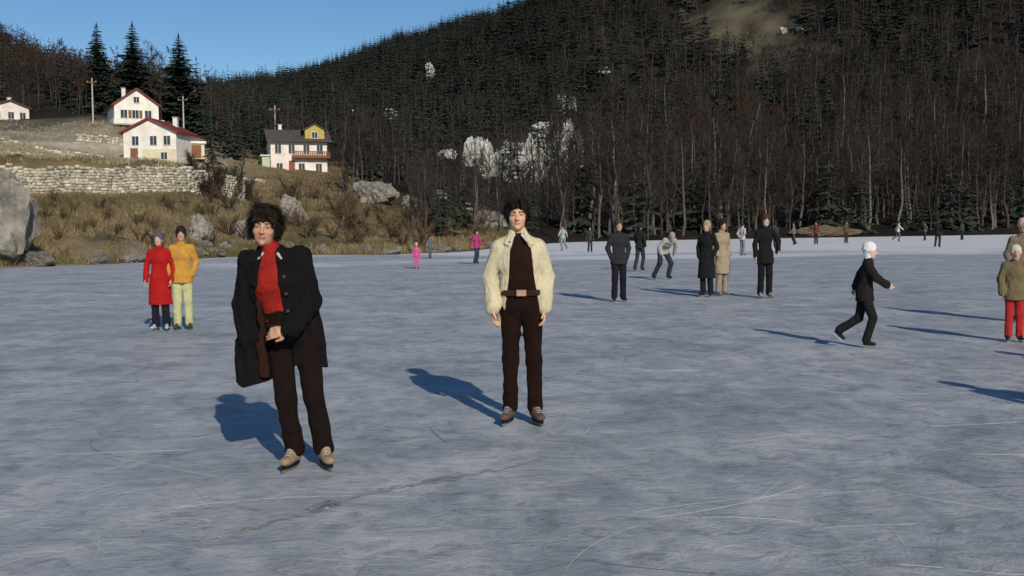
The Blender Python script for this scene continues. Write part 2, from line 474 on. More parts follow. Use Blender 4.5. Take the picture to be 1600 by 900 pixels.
def conifer(seed, H=12.0, levels=16, per=7, sprays=5, width=.19, skirt=.08, sides=5):
    rs = np.random.RandomState(seed)
    P = np.array([[0, 0, -.4], [rs.normal(0, .05), rs.normal(0, .05), H*.5], [0, 0, H*.985]])
    TV, TF = tube_np(P, np.array([H*.014, H*.009, H*.0015]), sides); TF = quads_to_tris(TF)
    V = []; Fs = []
    for l in range(levels):
        t = l/(levels-1.0); z = H*(skirt + (1-skirt)*t**.92)
        rad = H*width*((1-t)**.82)*(1+.18*rs.normal()) + .06
        nb = max(3, int(per*(1-.45*t)))
        for k_ in range(nb):
            az = 6.283*(k_+rs.rand()*.8)/nb + l*1.3; L = rad*rs.uniform(.72, 1.18)
            o = np.array([math.cos(az), math.sin(az), 0.0]); s = np.array([-o[1], o[0], 0])
            droop = -.32*(1-t)-.08; p0 = np.array([0, 0, z+rs.normal(0, .08)]); 
            tip = p0 + o*L + np.array([0, 0, droop*L + .12*L*rs.rand()])
            # the branch spine with hanging sprays of needles
            for q in range(sprays):
                f0 = q/sprays; f1 = min(1, (q+1.7)/sprays); a = p0+(tip-p0)*f0; b = p0+(tip-p0)*f1
                w = L*.34*(1-.55*f0)*rs.uniform(.6, 1.2)
                for sg in (-1, 1):
                    c = a*.45+b*.55 + s*sg*w + np.array([0, 0, -w*rs.uniform(.25, .8)]) + o*w*rs.uniform(.1, .6)
                    k = len(V); V += [a, b, c]; Fs.append((k, k+1, k+2))
    # leader
    for q in range(4):
        az = rs.rand()*6.28; k = len(V); w = H*.012
        V += [np.array([w*math.cos(az), w*math.sin(az), H*.95]), np.array([-w*math.cos(az), -w*math.sin(az), H*.95]), np.array([0, 0, H*1.02])]; Fs.append((k, k+1, k+2))
    return (np.array(TV), np.array(TF)), (np.array(V), np.array(Fs))

M['bark'] = plain('bark', (.060, .050, .042), .95, .45, 3.0, .8, .03, objrand=.35)
M['bark_pale'] = plain('bark_pale', (.105, .095, .083), .95, .4, 3.0, .8, .03, objrand=.45)
M['twig'] = plain('twigs', (.038, .031, .026), .95, .3, 1.5, .2, .01, objrand=.3)
M['twig_red'] = plain('twigs_red', (.048, .030, .022), .95, .3, 1.5, .2, .01, objrand=.3)
M['needle'] = plain('needles', (.024, .035, .024), .85, .45, 1.2, .3, .02, objrand=.3)
M['forest'] = plain('forest_tint', (1, 1, 1), .95, .3, .9, .2, .02, attr='tint')

def add_tree(name, proto, loc, rz, sc, lab, cat, group):
    (tm, cm) = proto
    e = empty(name, loc, rz); e.scale = (sc*1.0, sc*1.0, sc)
    t = link('trunk', tm, None, e); c = link('crown', cm, None, e)
    return tag(e, lab, cat, group)
def proto(kind, parts, mt, mc):
    (tv, tf), (cv, cf) = parts
    a = mesh_np(kind+'_trunk', tv, tf, True); a.materials.append(mt)
    b = mesh_np(kind+'_crown', cv, cf); b.materials.append(mc)
    return a, b
BARE = [proto('bare_tree', bare_tree(s, 11, 15, 5, 4, .02), M['bark_pale'] if s % 2 else M['bark'], M['twig']) for s in range(7)]
RED = [proto('bare_tree', bare_tree(40+s, 10, 15, 5, 4, .024), M['bark'], M['twig_red']) for s in range(4)]
CON = [proto('conifer', conifer(s, 12, 15, 7, 4, .17+.03*(s % 3)), M['bark'], M['needle']) for s in range(6)]

# scatter positions -------------------------------------------------------
HOUSE_SPOTS = []          # filled by the houses: (x, y, radius) kept free
def free(x, y):
    for hx, hy, hr in HOUSE_SPOTS:
        if (x-hx)**2 + (y-hy)**2 < hr*hr: return False
        # keep the sight line from the lake to the houses open, as the gardens do
        if y < hy and abs(x - hx*y/hy) < hr*.75*y/hy and y > hy*.55: return False
    return True
# ================================================================== HOUSES
M['render_white'] = plain('white_render', (.72, .70, .64), .9, .17, .7, .25, .01)
M['render_pink'] = plain('pinkish_render', (.72, .65, .60), .9, .17, .7, .25, .01)
M['render_cream'] = plain('cream_render', (.62, .57, .40), .9, .12, 1.2, .25, .01)
M['roof_red'] = plain('red_roof_tile', (.20, .045, .035), .85, .3, 2.5, .5, .02)
M['roof_dark'] = plain('dark_roof_tile', (.075, .062, .062), .85, .3, 2.5, .5, .02)
M['trim'] = plain('painted_trim', (.62, .60, .55), .7, .1, 4, .1, .005)
M['wood'] = plain('brown_wood', (.20, .085, .045), .8, .3, 5, .3, .01)
M['wood_ochre'] = plain('ochre_boards', (.42, .33, .10), .8, .2, 5, .3, .01)
M['stone'] = plain('pale_stone', (.235, .22, .19), .95, .55, 3.2, .9, .08, objrand=.25)
M['limestone'] = plain('limestone', (.36, .365, .34), .95, .60, 2.2, .9, .12, objrand=.15)
M['concrete'] = plain('concrete', (.42, .40, .36), .9, .2, 1.5, .4, .02)
m, nt, b = new_mat('window_glass')
b.inputs['Base Color'].default_value = (.03, .04, .05, 1); b.inputs['Roughness'].default_value = .08
tcw = nd(nt, 'ShaderNodeTexCoord').outputs['Object']; bump(nt, b, noise_n(nt, tcw, 1.5, 2), .06, .02)
M['glass'] = m

def window(par, x, z, w, h, y, face='-y', shutter=None):
    """a casement set proud on a wall; y is the wall plane, the window looks to -y (local)"""
    d = MB()
    t = .07
    d.box(x-w/2-t, x+w/2+t, y-.06, y+.05, z+h/2, z+h/2+t); d.box(x-w/2-t, x+w/2+t, y-.10, y+.05, z-h/2-t, z-h/2)
    d.box(x-w/2-t, x-w/2, y-.06, y+.05, z-h/2+.001, z+h/2-.001); d.box(x+w/2, x+w/2+t, y-.06, y+.05, z-h/2+.001, z+h/2-.001)
    d.box(x-.03, x+.03, y-.05, y+.04, z-h/2+.002, z+h/2-.002)
    fr = d.build('window', M['trim'], par)
    MB().box(x-w/2+.002, x+w/2-.002, y-.02, y+.03, z-h/2+.002, z+h/2-.002).build('pane', M['glass'], fr)
    if shutter:
        for s in (-1, 1):
            c = x+s*(w*.75+.1)
            MB().box(c-w*.24, c+w*.24, y-.05, y+.02, z-h/2, z+h/2).build('shutter', shutter, fr)
    return fr
def gable_house(name, loc, rz, w, d, hw, hr, wall, roof, over=.45, tiles=True):
    """local: gable wall faces -y at y=-d/2; width w, depth d, wall height hw, ridge hw+hr"""
    e = empty(name, loc, rz)
    MB().prism([(-w/2, -1.2), (w/2, -1.2), (w/2, hw), (0, hw+hr), (-w/2, hw)], -d/2, d/2).build('wall', wall, e)
    sl = hr/(w/2); L = math.hypot(w/2+over, (w/2+over)*sl); t = .16
    for s in (-1, 1):
        x1 = s*(w/2+over); z1 = hw - over*sl
        P = [(0, hw+hr+.02), (0, hw+hr+.02+t*1.2), (x1, z1+.02+t*1.2), (x1, z1+.02)]
        if s > 0: P = P[::-1]
        rf = MB().prism(P[::-1], -d/2-over, d/2+over).build('roof', roof, e)
        if tiles:
            # tile courses: real overlapping strips, joined (too small to pick apart)
            mb = MB(); nrow = int(L/.42)
            for r_ in range(nrow):
                f0, f1 = r_/nrow, (r_+1.12)/nrow
                f1 = min(f1, 1.01)
                xa, za = x1*f0, (hw+hr)-(hw+hr-z1)*f0+.02+t*1.2+.005; xb, zb = x1*f1, (hw+hr)-(hw+hr-z1)*f1+.02+t*1.2+.05
                Pq = [(xa, za), (xb, zb), (xb, zb+.03), (xa, za+.03)]
                mb.prism(Pq if s > 0 else Pq[::-1], -d/2-over-.01, d/2+over+.01)
            o = mb.build('tile_courses', roof, rf); o['kind'] = 'stuff'
    return e
def chimney(e, x, y, z0, z1, mat):
    c = MB().box(x-.28, x+.28, y-.28, y+.28, z0, z1).build('chimney', mat, e)
    MB().box(x-.36, x+.36, y-.36, y+.36, z1+.002, z1+.12).build('cap', M['concrete'], c)

def rot_to_camera(p, extra=0.0):
    return -math.atan2(p[0], p[1]) + R(extra)
def keep(p, r): HOUSE_SPOTS.append((p[0], p[1], r))

# upper house: white gable under a red roof
p = at_depth(208, 197, 166); keep(p, 8)
e = gable_house('house', p, rot_to_camera(p, 8), 6.6, 8.5, 2.9, 2.4, M['render_white'], M['roof_red'])
tag(e, 'white gabled house with dark red roof highest on the slope below the tall spruces', 'house')
for x in (-1.9, -.2, 1.7): window(e, x, 1.45, .95, 1.25, -4.25, shutter=M['wood'] if x == -.2 else None)
window(e, 0, 3.7, .8, .9, -4.25)
chimney(e, -1.2, 1.0, 3.9, 6.0, M['render_white'])
MB().box(-3.6, 3.9, -5.6, -4.26, -.35, -.12).build('terrace', M['concrete'], e)
MB().box(-3.6, 3.9, -5.60, -5.52, -.118, .55).build('parapet', M['render_white'], e)

# front house: white, red roof sloping to the lake-left, cream base
p = at_depth(254, 257, 138); keep(p, 8.5)
e = gable_house('house', p, rot_to_camera(p, -22), 7.0, 8.0, 3.9, 1.7, M['render_white'], M['roof_red'])
tag(e, 'white two storey house with red tiled roof and cream lower wall beside terraces', 'house')
for x in (-1.9, .5, 2.3): window(e, x, 2.85, .85, 1.15, -4.0)
MB().box(-1.0, 3.56, -4.09, -4.001, -1.0, 1.75).build('plinth', M['render_cream'], e)
window(e, 1.9, .85, .8, .9, -4.09)
d_ = MB().box(-2.6, -1.6, -4.06, -3.95, -.2, 1.9).build('door', M['wood'], e)
MB().box(-1.75, -1.70, -4.12, -4.061, .8, 1.0).build('handle', M['trim'], d_)
chimney(e, 1.4, 1.4, 4.6, 6.3, M['render_white'])
# flat white annexe beside the house
p2 = at_depth(306, 232, 141)
e = empty('garage', p2, rot_to_camera(p2))
MB().box(-1.1, 1.1, -1.6, 1.6, -1.5, .55).build('wall', M['render_cream'], e)
MB().box(-1.35, 1.35, -1.9, 1.9, .552, .85).build('flat_roof', M['render_white'], e)
MB().box(-.7, .7, -1.66, -1.601, -1.4, .35).build('door', M['wood'], e)
tag(e, 'small low shed with thick white flat roof beside the white house', 'shed')

# right-hand house: broad white and pinkish chalet, dark roof, balcony
p = at_depth(464, 271, 150); keep(p, 9)
e = empty('house', p, rot_to_camera(p, 6))
e.scale = (.86, .9, .96)
tag(e, 'broad white chalet with dark roof, wooden balcony and ochre boarded dormer', 'house')
MB().box(-4.6, 4.6, -3.8, 4, -1.5, 4.6).build('wall', M['render_pink'], e)
for s in (-1, 1):
    P = [(0, 0), (0, .2), (1, -1), (1, -1.2)]
    rf = MB()
    y1 = s*4.7
    rf.add([(-5.3, 0, 6.35), (5.3, 0, 6.35), (5.3, y1, 4.45), (-5.3, y1, 4.45), (-5.3, 0, 6.55), (5.3, 0, 6.55), (5.3, y1, 4.65), (-5.3, y1, 4.65)],
           [(0,3,2,1),(4,5,6,7),(0,1,5,4),(1,2,6,5),(2,3,7,6),(3,0,4,7)])
    rf.build('roof', M['roof_dark'], e)
    gx_ = s*4.6
    MB().add([(gx_-.1*s, -3.8, 4.601), (gx_-.1*s, 4, 4.601), (gx_-.1*s, 0, 6.3), (gx_-.3*s, -3.8, 4.601), (gx_-.3*s, 4, 4.601), (gx_-.3*s, 0, 6.3)],
             [(0,1,2),(3,5,4),(0,3,4,1),(1,4,5,2),(2,5,3,0)]).build('gable', M['render_pink'], e)
dm = MB().prism([(1.0, 4.4), (4.2, 4.4), (4.2, 6.3), (2.6, 7.1), (1.0, 6.3)], -3.9, -.5).build('dormer', M['wood_ochre'], e)
for s in (-1, 1):
    x0_, x1_ = 2.6, 2.6+s*2.0
    P = [(x0_, 7.12), (x1_, 6.12), (x1_, 6.26), (x0_, 7.26)]
    MB().prism(P if s > 0 else P[::-1], -4.2, -.45).build('dormer_roof', M['roof_dark'], dm)
window(e, 2.6, 5.5, .9, .9, -3.9)
for x in (-3.4, -1.2, 1.2, 3.4): window(e, x, 3.4, .95, 1.3, -3.8)
for x in (-3.2, .4, 3.2): window(e, x, .7, .95, 1.2, -3.8)
d_ = MB().box(-1.7, -.7, -3.87, -3.801, -.4, 1.7).build('door', M['wood'], e)
MB().box(-.82, -.78, -3.93, -3.871, .6, .8).build('handle', M['trim'], d_)
bl = MB().box(-1.2, 4.9, -5.0, -3.802, 2.05, 2.25).build('balcony', M['wood'], e)
for i in range(22):
    x = -1.15+i*.284
    MB().box(x, x+.17, -4.99, -4.95, 2.252, 2.95).build('baluster', M['wood'], bl)
MB().box(-1.2, 4.9, -5.02, -4.92, 2.952, 3.05).build('handrail', M['wood'], bl)
chimney(e, -2.6, .8, 5.6, 7.3, M['render_white'])
# pale green lean-to porch on its left gable
MB().box(-5.9, -4.602, -2.6, 1.8, -1.2, 2.4).build('porch', plain('pale_green_render', (.42, .50, .33), .9, .12, 1.2, .2), e)
MB().box(-6.2, -4.603, -2.9, 2.1, 2.402, 2.58).build('porch_roof', M['render_white'], e)

# the house cut by the picture's left edge
p = at_depth(6, 196, 190); keep(p, 8)
e = gable_house('house', p, rot_to_camera(p, 15), 6.6, 8, 2.9, 1.2, M['render_pink'], M['roof_dark'])
tag(e, 'small pinkish white house with dark roof standing alone beyond the far terrace wall', 'house')
for x in (-2.1, .2, 2.2): window(e, x, 1.5, .95, 1.2, -4.0)
chimney(e, 1.3, 1.0, 3.5, 5.2, M['render_pink'])

# ------------------------------------------------------------------ poles
for px, py0, py1, D, lab in ((146, 200, 122, 168, 'tall pale wooden pole standing free above the terraces in front of a spruce'),
                             (287, 196, 150, 172, 'pale wooden pole behind the white two storey house'),
                             (430, 206, 165, 166, 'pale wooden pole behind the broad white chalet')):
    b0 = at_depth(px, py0, D); b0[2] = float(ground_z(b0[0], b0[1])); top = at_depth(px, py1, D)[2]
    e = empty('utility_pole', b0); H = top-b0[2]
    MB().tube([(0, 0, -.5), (0, 0, H*.5), (.02, 0, H)], [.15, .125, .09], 8).build('post', M['concrete'], e, smooth=True)
    ca = MB().box(-.8, .8, -.17, -.07, H-.75, H-.62).build('cross_arm', M['wood'], e)
    for x in (-.7, .7): MB().tube([(x, -.12, H-.618), (x, -.12, H-.45)], [.05, .035], 6).build('insulator', M['trim'], ca)
    tag(e, lab, 'pole', 'poles on the slope')

# ------------------------------------------------------------------ stone walls
def rock_mesh(seed, sub=2, rough=.28, flat=(1, 1, 1), ang=True):
    import bmesh
    bm = bmesh.new(); bmesh.ops.create_icosphere(bm, subdivisions=sub, radius=1.0)
    V = np.array([v.co for v in bm.verts])
    n_ = fbm(V[:, 0]*1.3+seed*3.7, V[:, 1]*1.3, V[:, 2]*1.3, seed, 5)
    if ang:                                              # flatten into facets
        rs = np.random.RandomState(seed)
        for _ in range(9):
            d = rs.normal(size=3); d /= np.linalg.norm(d); h = rs.uniform(.55, .85)
            ex = np.clip(V@d-h, 0, None); V -= ex[:, None]*d*.9
    rg_ = 1-np.abs(fbm(V[:, 0]*3.1+seed, V[:, 1]*3.1, V[:, 2]*1.2, seed+50, 4))*1.6
    V = V*(1+rough*n_+rough*.35*rg_)[:, None]*np.array(flat)
    for v, c in zip(bm.verts, V): v.co = c
    me = bpy.data.meshes.new('rock'); bm.to_mesh(me); bm.free()
    return me
def stone_wall(pxs, Ds, name, lab, h0, stone=.42, thick=.5, mat='stone', seed=0, drop=.35, top_follow=None):
    """courses of separate rough stones; the wall follows the ground"""
    rs = np.random.RandomState(seed)
    P = np.array([at_px(px, D) for px, D in zip(pxs, Ds)])
    seg = np.r_[0, np.cumsum(np.linalg.norm(np.diff(P[:, :2], axis=0), axis=1))]
    e = empty(name, P[0])
    V = []; Fs = []; core = MB()
    def pt(s): return np.array([np.interp(s, seg, P[:, 0]), np.interp(s, seg, P[:, 1])])
    cube = np.array([(-1,-1,-1),(1,-1,-1),(1,1,-1),(-1,1,-1),(-1,-1,1),(1,-1,1),(1,1,1),(-1,1,1)], float)*.5
    cf = [(0,3,2,1),(4,5,6,7),(0,1,5,4),(1,2,6,5),(2,3,7,6),(3,0,4,7)]
    s = 0.0; L = seg[-1]; nc = max(1, int(round((h0+drop)/(stone*.62)))); ch = (h0+drop)/nc
    # thin solid core so no gap shows through
    cs = np.linspace(0, L, max(2, int(L/2)))
    for a_, b_ in zip(cs[:-1], cs[1:]):
        pa, pb = pt(a_), pt(b_); t = (pb-pa)/np.linalg.norm(pb-pa); nrm = np.array([-t[1], t[0]])
        za, zb = float(ground_z(*(pa-nrm*.4))), float(ground_z(*(pb-nrm*.4)))
        q = [pa-nrm*thick*.32, pb-nrm*thick*.32, pb+nrm*thick*.4, pa+nrm*thick*.4]
        zz = [za, zb, zb, za]
        core.add([(*(q[i]-P[0][:2]), zz[i]-drop-P[0][2]) for i in range(4)] + [(*(q[i]-P[0][:2]), zz[i]+h0*.93-P[0][2]) for i in range(4)], cf)
    co = core.build('core', M[mat], e)
    for c in range(nc):
        s = -rs.rand()*stone
        while s < L:
            w = stone*rs.uniform(.6, 1.5); c0 = pt(np.clip(s+w/2, 0, L)); c1 = pt(np.clip(s+w/2+.1, 0, L)); t = c1-c0
            if np.linalg.norm(t) < 1e-6: t = c0-pt(L-.2)
            t /= np.linalg.norm(t); nrm = np.array([-t[1], t[0]])
            gz_ = float(ground_z(*(c0-nrm*.4)))
            B = cube*np.array([w*.95, thick*rs.uniform(.85, 1.1), ch*rs.uniform(.86, 1.05)]) + rs.normal(0, .022, (8, 3))
            ctr = np.array([*c0, gz_-drop+ch*(c+.5) + (rs.normal(0, .06) if c == nc-1 else 0)]) - P[0]
            W = np.c_[B[:, 0]*t[0]+B[:, 1]*nrm[0], B[:, 0]*t[1]+B[:, 1]*nrm[1], B[:, 2]] + ctr
            k = len(V)*8; V.append(W); Fs += [tuple(i+k for i in f) for f in cf]
            s += w
    me = mesh_np('stones', np.concatenate(V), Fs)
    tn_ = np.repeat(rs.uniform(.62, 1.3, len(V)), 8); point_color(me, np.c_[tn_, tn_*.98, tn_*.93])
    o = link('stones', me, M['stone_tint'], e); o['kind'] = 'stuff'
    return tag(e, lab, 'wall')
M['stone_tint'] = plain('wall_stone', (.42, .40, .335), .95, .3, 2.0, .8, .04, attr='tint')
wpx = np.arange(-260, 381, 20.0)
wD = np.array([np.interp(px, _cpx, _cD[:, 1]) for px in wpx])
stone_wall(wpx, wD-.25, 'retaining_wall', 'long pale dry stone retaining wall along the top of the grassy bank', 1.85, .32, .6, seed=1)
stone_wall(np.arange(18, 116, 12.0), np.full(9, 92.0), 'low_wall', 'short pale low stone wall on the terrace above the retaining wall', .42, .35, .4, seed=2)
stone_wall(np.arange(-150, 44, 16.0), np.full(13, 128.0), 'low_wall', 'low pale stone wall below the small pinkish house', .6, .45, .4, seed=3)
stone_wall(np.arange(60, 200, 14.0), np.full(10, 118.0), 'low_wall', 'low stone terrace wall left of the white two storey house', .65, .45, .4, seed=4)
stone_wall(np.arange(128, 200, 10.0), np.full(8, 146.0), 'garden_wall', 'pale garden wall under the upper white house', 1.0, .5, .4, seed=5)
stone_wall(np.arange(318, 430, 14.0), np.full(8, 116.0), 'low_wall', 'low broken stone wall in the brown meadow below the broad chalet', .6, .45, .4, seed=6)

# ------------------------------------------------------------------ rocks
ROCKS = []
for s in range(7):
    me = rock_mesh(s, 4, .42); me.materials.append(M['stone']); ROCKS.append(me)
CLIFF = []
for s in range(5):
    me = rock_mesh(20+s, 4, .42); me.materials.append(M['limestone']); CLIFF.append(me)
def rock(px, py, w, h, lab, meshes=ROCKS, D=None, seed=0, name='boulder', cat='rock', group=None, dw=1.0, sink=.25):
    """w, h in photograph pixels; base of the rock at (px, py)"""
    p = on_land(px, py) if D is None else at_px(px, D)
    if p is None: return None
    k = p[1]/F_PX; rs = np.random.RandomState(seed)
    e = link(name, meshes[seed % len(meshes)])
    W, H = w*k/2/.8, h*k/(2*.8*(1-sink*.5))
    e.scale = (W, W*dw, H); e.location = (p[0], p[1]+W*dw*.3, p[2]+H*.8*(1-sink))
    e.rotation_euler = (rs.normal(0, .12), rs.normal(0, .12), rs.rand()*.8-.4)
    return tag(e, lab, cat, group)
rock(-22, 0, 96, 118, 'huge grey boulder rising from the shore ice in front of the grassy bank', D=43.6, seed=3, dw=.8, sink=.18)
rock(62, 0, 40, 18, 'dark low rock lying against the foot of the huge grey boulder', D=44.2, seed=5)
rs_ = np.random.RandomState(8)
for i, (px, off) in enumerate([(150, .6), (205, .5), (238, .3), (262, .9), (310, 1.2), (322, 3.2), (338, .5), (352, 2.1), (366, 4.0), (384, 1.1), (398, 5.0), (430, .8), (455, 2.5), (478, .6), (506, 1.4), (540, .5), (575, 1.1), (610, .5), (648, 1.4), (690, .6), (715, 2.0), (742, .8), (768, 2.5), (790, 1.2)]):
    D = float(np.interp(px, _cpx, _cD[:, 0]))+off; k = F_PX/D
    rock(px, 0, rs_.uniform(.3, .95)*k, rs_.uniform(.2, .45)*k, 'pale weathered stone at the foot of the bank on the near shore', D=D, seed=i, group='stones along the near shore', name='shore_stone')
for i, (px, py, w, h, lab) in enumerate([
    (312, 376, 30, 30, 'pale leaning block of rock on the bank behind the yellow jacket'), (382, 372, 34, 26, 'broad pale rock on the bank behind the black coat'),
    (455, 345, 30, 34, 'tall pale rock on the bank beside the brown shrubs'), (592, 318, 42, 26, 'large white rock above the brown meadow'),
    (642, 326, 22, 18, 'small white rock right of the large white rock'), (612, 309, 24, 14, 'flat pale rock behind the large white rock'),
    (730, 336, 16, 20, 'upright pale stone at the edge of the brown meadow'), (690, 316, 16, 14, 'small pale stone among bare bushes under the cliffs'),
    (560, 300, 24, 14, 'pale rock in the trees right of the broad chalet'), (765, 352, 40, 18, 'grey slab behind the cream jacket near the shore')]):
    rock(px, py, w, h, lab, seed=i+2, name='boulder')
for i, (px, py, w, h) in enumerate([(690, 252, 32, 24), (712, 262, 20, 22), (742, 262, 15, 42), (768, 276, 34, 54), (800, 240, 40, 20), (822, 282, 62, 58), (845, 262, 26, 40), (872, 268, 38, 56), (896, 266, 24, 62),
                                    (868, 205, 22, 26), (884, 178, 26, 30), (852, 216, 20, 22), (898, 200, 12, 44), (946, 226, 20, 22), (876, 236, 44, 22)]):
    nn_ = max(1, int(round(w/15)))
    for q_ in range(nn_):
      f_ = (q_+.5)/nn_-.5
      if rs_.rand() < .3: continue
      rock(px+f_*w, py+rs_.uniform(-3, 4), w/nn_*rs_.uniform(1.1, 1.7), h*rs_.uniform(.55, 1.1), 'white limestone crag showing between the bare trees on the hillside', CLIFF, seed=i*3+q_, name='limestone_crag', cat='cliff', group='limestone crags on the hillside', sink=.35, dw=.9)
for i, (px, py, w, h) in enumerate([(562, 186, 16, 12), (608, 188, 20, 16), (672, 122, 14, 20), (528, 182, 12, 9), (945, 120, 14, 12)]):
    rock(px, py, w, h, 'small pale outcrop high on the forested mountain', CLIFF, seed=i+3, name='outcrop', cat='rock', group='pale outcrops on the mountain')
for i, (px, py, w, h) in enumerate([(1225, 52, 11, 8), (1252, 50, 9, 8)]):
    rock(px, py, w, h, 'grey outcrop at the edge of the tan hillside clearing', CLIFF, seed=i, name='outcrop', cat='rock', group='outcrops round the clearing')

mp_ = at_px(1286, float(np.interp(1286, _cpx, _cD[:, 0]))+2.5); mm_ = rock_mesh(33, 4, .35, ang=False); mm_.materials.append(plain('bare_earth', (.13, .10, .062), .95, .4, 4, .9, .08))
o = link('earth_mound', mm_); o.scale = (3.4, 1.6, .75); o.location = (mp_[0], mp_[1], mp_[2]+.25); tag(o, kind='structure')
# ================================================================== THE FOREST
# three tall spruces behind the upper house
HERO = [proto('spruce', conifer(70+s, 17, 38, 17, 8, .255, .03, 7), M['bark'], M['needle']) for s in range(3)]
for i, (px, ytop, D, lab) in enumerate([(163, 33, 186, 'tall dark spruce beside the tall pale pole and the upper white house'),
                                        (218, 31, 188, 'tall dark spruce directly behind the upper white house'),
                                        (289, 49, 190, 'broad dark spruce right of the upper white house, shorter than its two neighbours')]):
    b0 = at_px(px, D); top = at_depth(px, ytop, D)[2]; k = (top-b0[2])/17.3
    e = add_tree('spruce_tree', HERO[i], b0, i*1.3, k, lab, 'spruce', 'three tall spruces behind the houses')
    w_ = 1.0 if i < 2 else 1.15
    e.scale = (w_*max(k, .85), w_*max(k, .85), k)
HOUSE_SPOTS += [(at_px(163, 186)[0], 186, 3), (at_px(218, 188)[0], 188, 3), (at_px(289, 190)[0], 190, 3)]
b0 = at_px(262, 192); add_tree('spruce_tree', CON[1], b0, .4, (at_depth(262, 84, 192)[2]-b0[2])/12.2, 'slim smaller spruce between the tall spruces right of the upper house', 'spruce', 'three tall spruces behind the houses')

rs = np.random.RandomState(11)
spots = []     # (x, y, z, kind, height)
def scatter(px0, px1, d_of, n, kind_of, hmin, hmax):
    k = 0
    while k < n:
        k += 1
        px = rs.uniform(px0, px1); lo, hi = d_of(px)
        D = math.sqrt(rs.uniform(lo*lo, hi*hi)); x = (px-800)/F_PX*D
        if not free(x, D): continue
        if px > 900 and float(clearing(x, D)) > .35 and rs.rand() > .04: continue
        if 665 < px < 915 and 120 < D < 235 and rs.rand() < .28: continue
        z = float(ground_z(x, D))
        kd = kind_of(px, D)
        if kd is None: continue
        spots.append((x, D, z, kd, (hmin+(hmax-hmin)*rs.rand())*rs.choice([.6, .85, 1.0, 1.0, 1.15])))
def shore(px): return float(np.interp(px, _cpx, _cD[:, 0]))
def cD(px, k): return float(np.interp(px, _cpx, _cD[:, k]))
def right_kind(px, D):
    up = (D-shore(px))/180 + .35*float(vnoise(px/60, D/40, 0, 3))
    if px > 1050 and vnoise(px/110, D/60, 2.0, 8) > .45: return 'red'
    return 'con' if rs.rand() < np.clip(up*.5-.08, .03, .5) else 'bare'
def mid_kind(px, D):
    if D < 190: return 'bare' if rs.rand() < .8 else 'con'
    return 'con' if rs.rand() < np.clip(.58+(D-220)/500, .5, .9) else 'bare'
# shore row and steep slope on the right
scatter(870, 1660, lambda p: (shore(p)+3, shore(p)+14), 130, lambda p, d: 'bare' if rs.rand() > .12 else 'con', 8, 13)
scatter(870, 1680, lambda p: (shore(p)+10, cD(p, 4)), 620, right_kind, 8, 13)
scatter(860, 1900, lambda p: (cD(p, 4)-5, cD(p, 6)*1.03), 2600, right_kind, 9, 13)
# middle mountain
scatter(560, 900, lambda p: (cD(p, 2)+18, cD(p, 4)), 330, mid_kind, 6, 10)
scatter(345, 900, lambda p: (cD(p, 4), cD(p, 5)), 1500, mid_kind, 7, 12)
scatter(330, 900, lambda p: (cD(p, 5), cD(p, 6)*1.02), 5200, mid_kind, 9, 14)
scatter(640, 900, lambda p: (shore(p)+10, cD(p, 2)+24), 170, lambda p, d: 'bare' if rs.rand() < .85 else 'con', 3, 7)
# round and behind the houses
scatter(320, 560, lambda p: (158, 250), 120, lambda p, d: 'bare' if rs.rand() < .55 else 'con', 6, 11)
scatter(330, 420, lambda p: (120, 190), 26, lambda p, d: 'con' if rs.rand() < .6 else 'bare', 5, 9)
scatter(505, 600, lambda p: (115, 165), 26, lambda p, d: 'bare', 5, 9)
# left hill
scatter(-350, 345, lambda p: (cD(p, 4)*.97+6, cD(p, 4)+60), 230, lambda p, d: 'red' if rs.rand() < .6 else ('bare' if rs.rand() < .75 else 'con'), 8, 12)
scatter(-400, 345, lambda p: (cD(p, 4)+40, cD(p, 6)*1.04), 1500, lambda p, d: 'red' if rs.rand() < .55 else ('con' if rs.rand() < .45 else 'bare'), 9, 13)

spots.sort(key=lambda s: s[1]/s[4])
INFO = {'bare': (BARE, 11.0, 'bare_tree', 'tree'), 'red': (RED, 10.0, 'bare_tree', 'tree'), 'con': (CON, 12.2, 'conifer_tree', 'conifer')}
def zone(px, D):
    if px < 345: return 'left'
    if px < 560: return 'chalet'
    return 'mid' if px < 880 else 'right'
LAB = {('bare', 'right'): 'leafless dark brown tree with bare trunk in the wood beyond the far ice edge',
       ('red', 'right'): 'leafless reddish brown tree in the wood beyond the far ice edge',
       ('con', 'right'): 'dark green conifer in the wood beyond the far ice edge',
       ('bare', 'mid'): 'leafless brown tree on the mountainside round the white limestone crags',
       ('con', 'mid'): 'dark green conifer on the mountainside round the white limestone crags',
       ('bare', 'chalet'): 'leafless brown tree round the broad white chalet', ('con', 'chalet'): 'dark green conifer round the broad white chalet',
       ('bare', 'left'): 'leafless grey brown tree on the hill behind the upper houses', ('red', 'left'): 'leafless reddish brown tree on the hill behind the upper houses',
       ('con', 'left'): 'dark green conifer on the hill behind the upper houses'}
quota = {'tree': 300, 'conifer': 290}
rest = []
for (x, y, z, kd, H) in spots:
    px, py = project((x, y, z+H*.5))
    meshes, h0, nm, cat = INFO[kd]
    if -25 < px < 1625 and py > -60 and quota[cat] > 0:
        quota[cat] -= 1; zn = zone(px, y)
        add_tree(nm, meshes[rs.randint(len(meshes))], (x, y, z-.1), rs.rand()*6.28, H/h0, LAB.get((kd, zn), LAB[('bare', zn)]), cat, LAB.get((kd, zn), LAB[('bare', zn)]) + ' group'[:0])
    else: rest.append((x, y, z, kd, H))
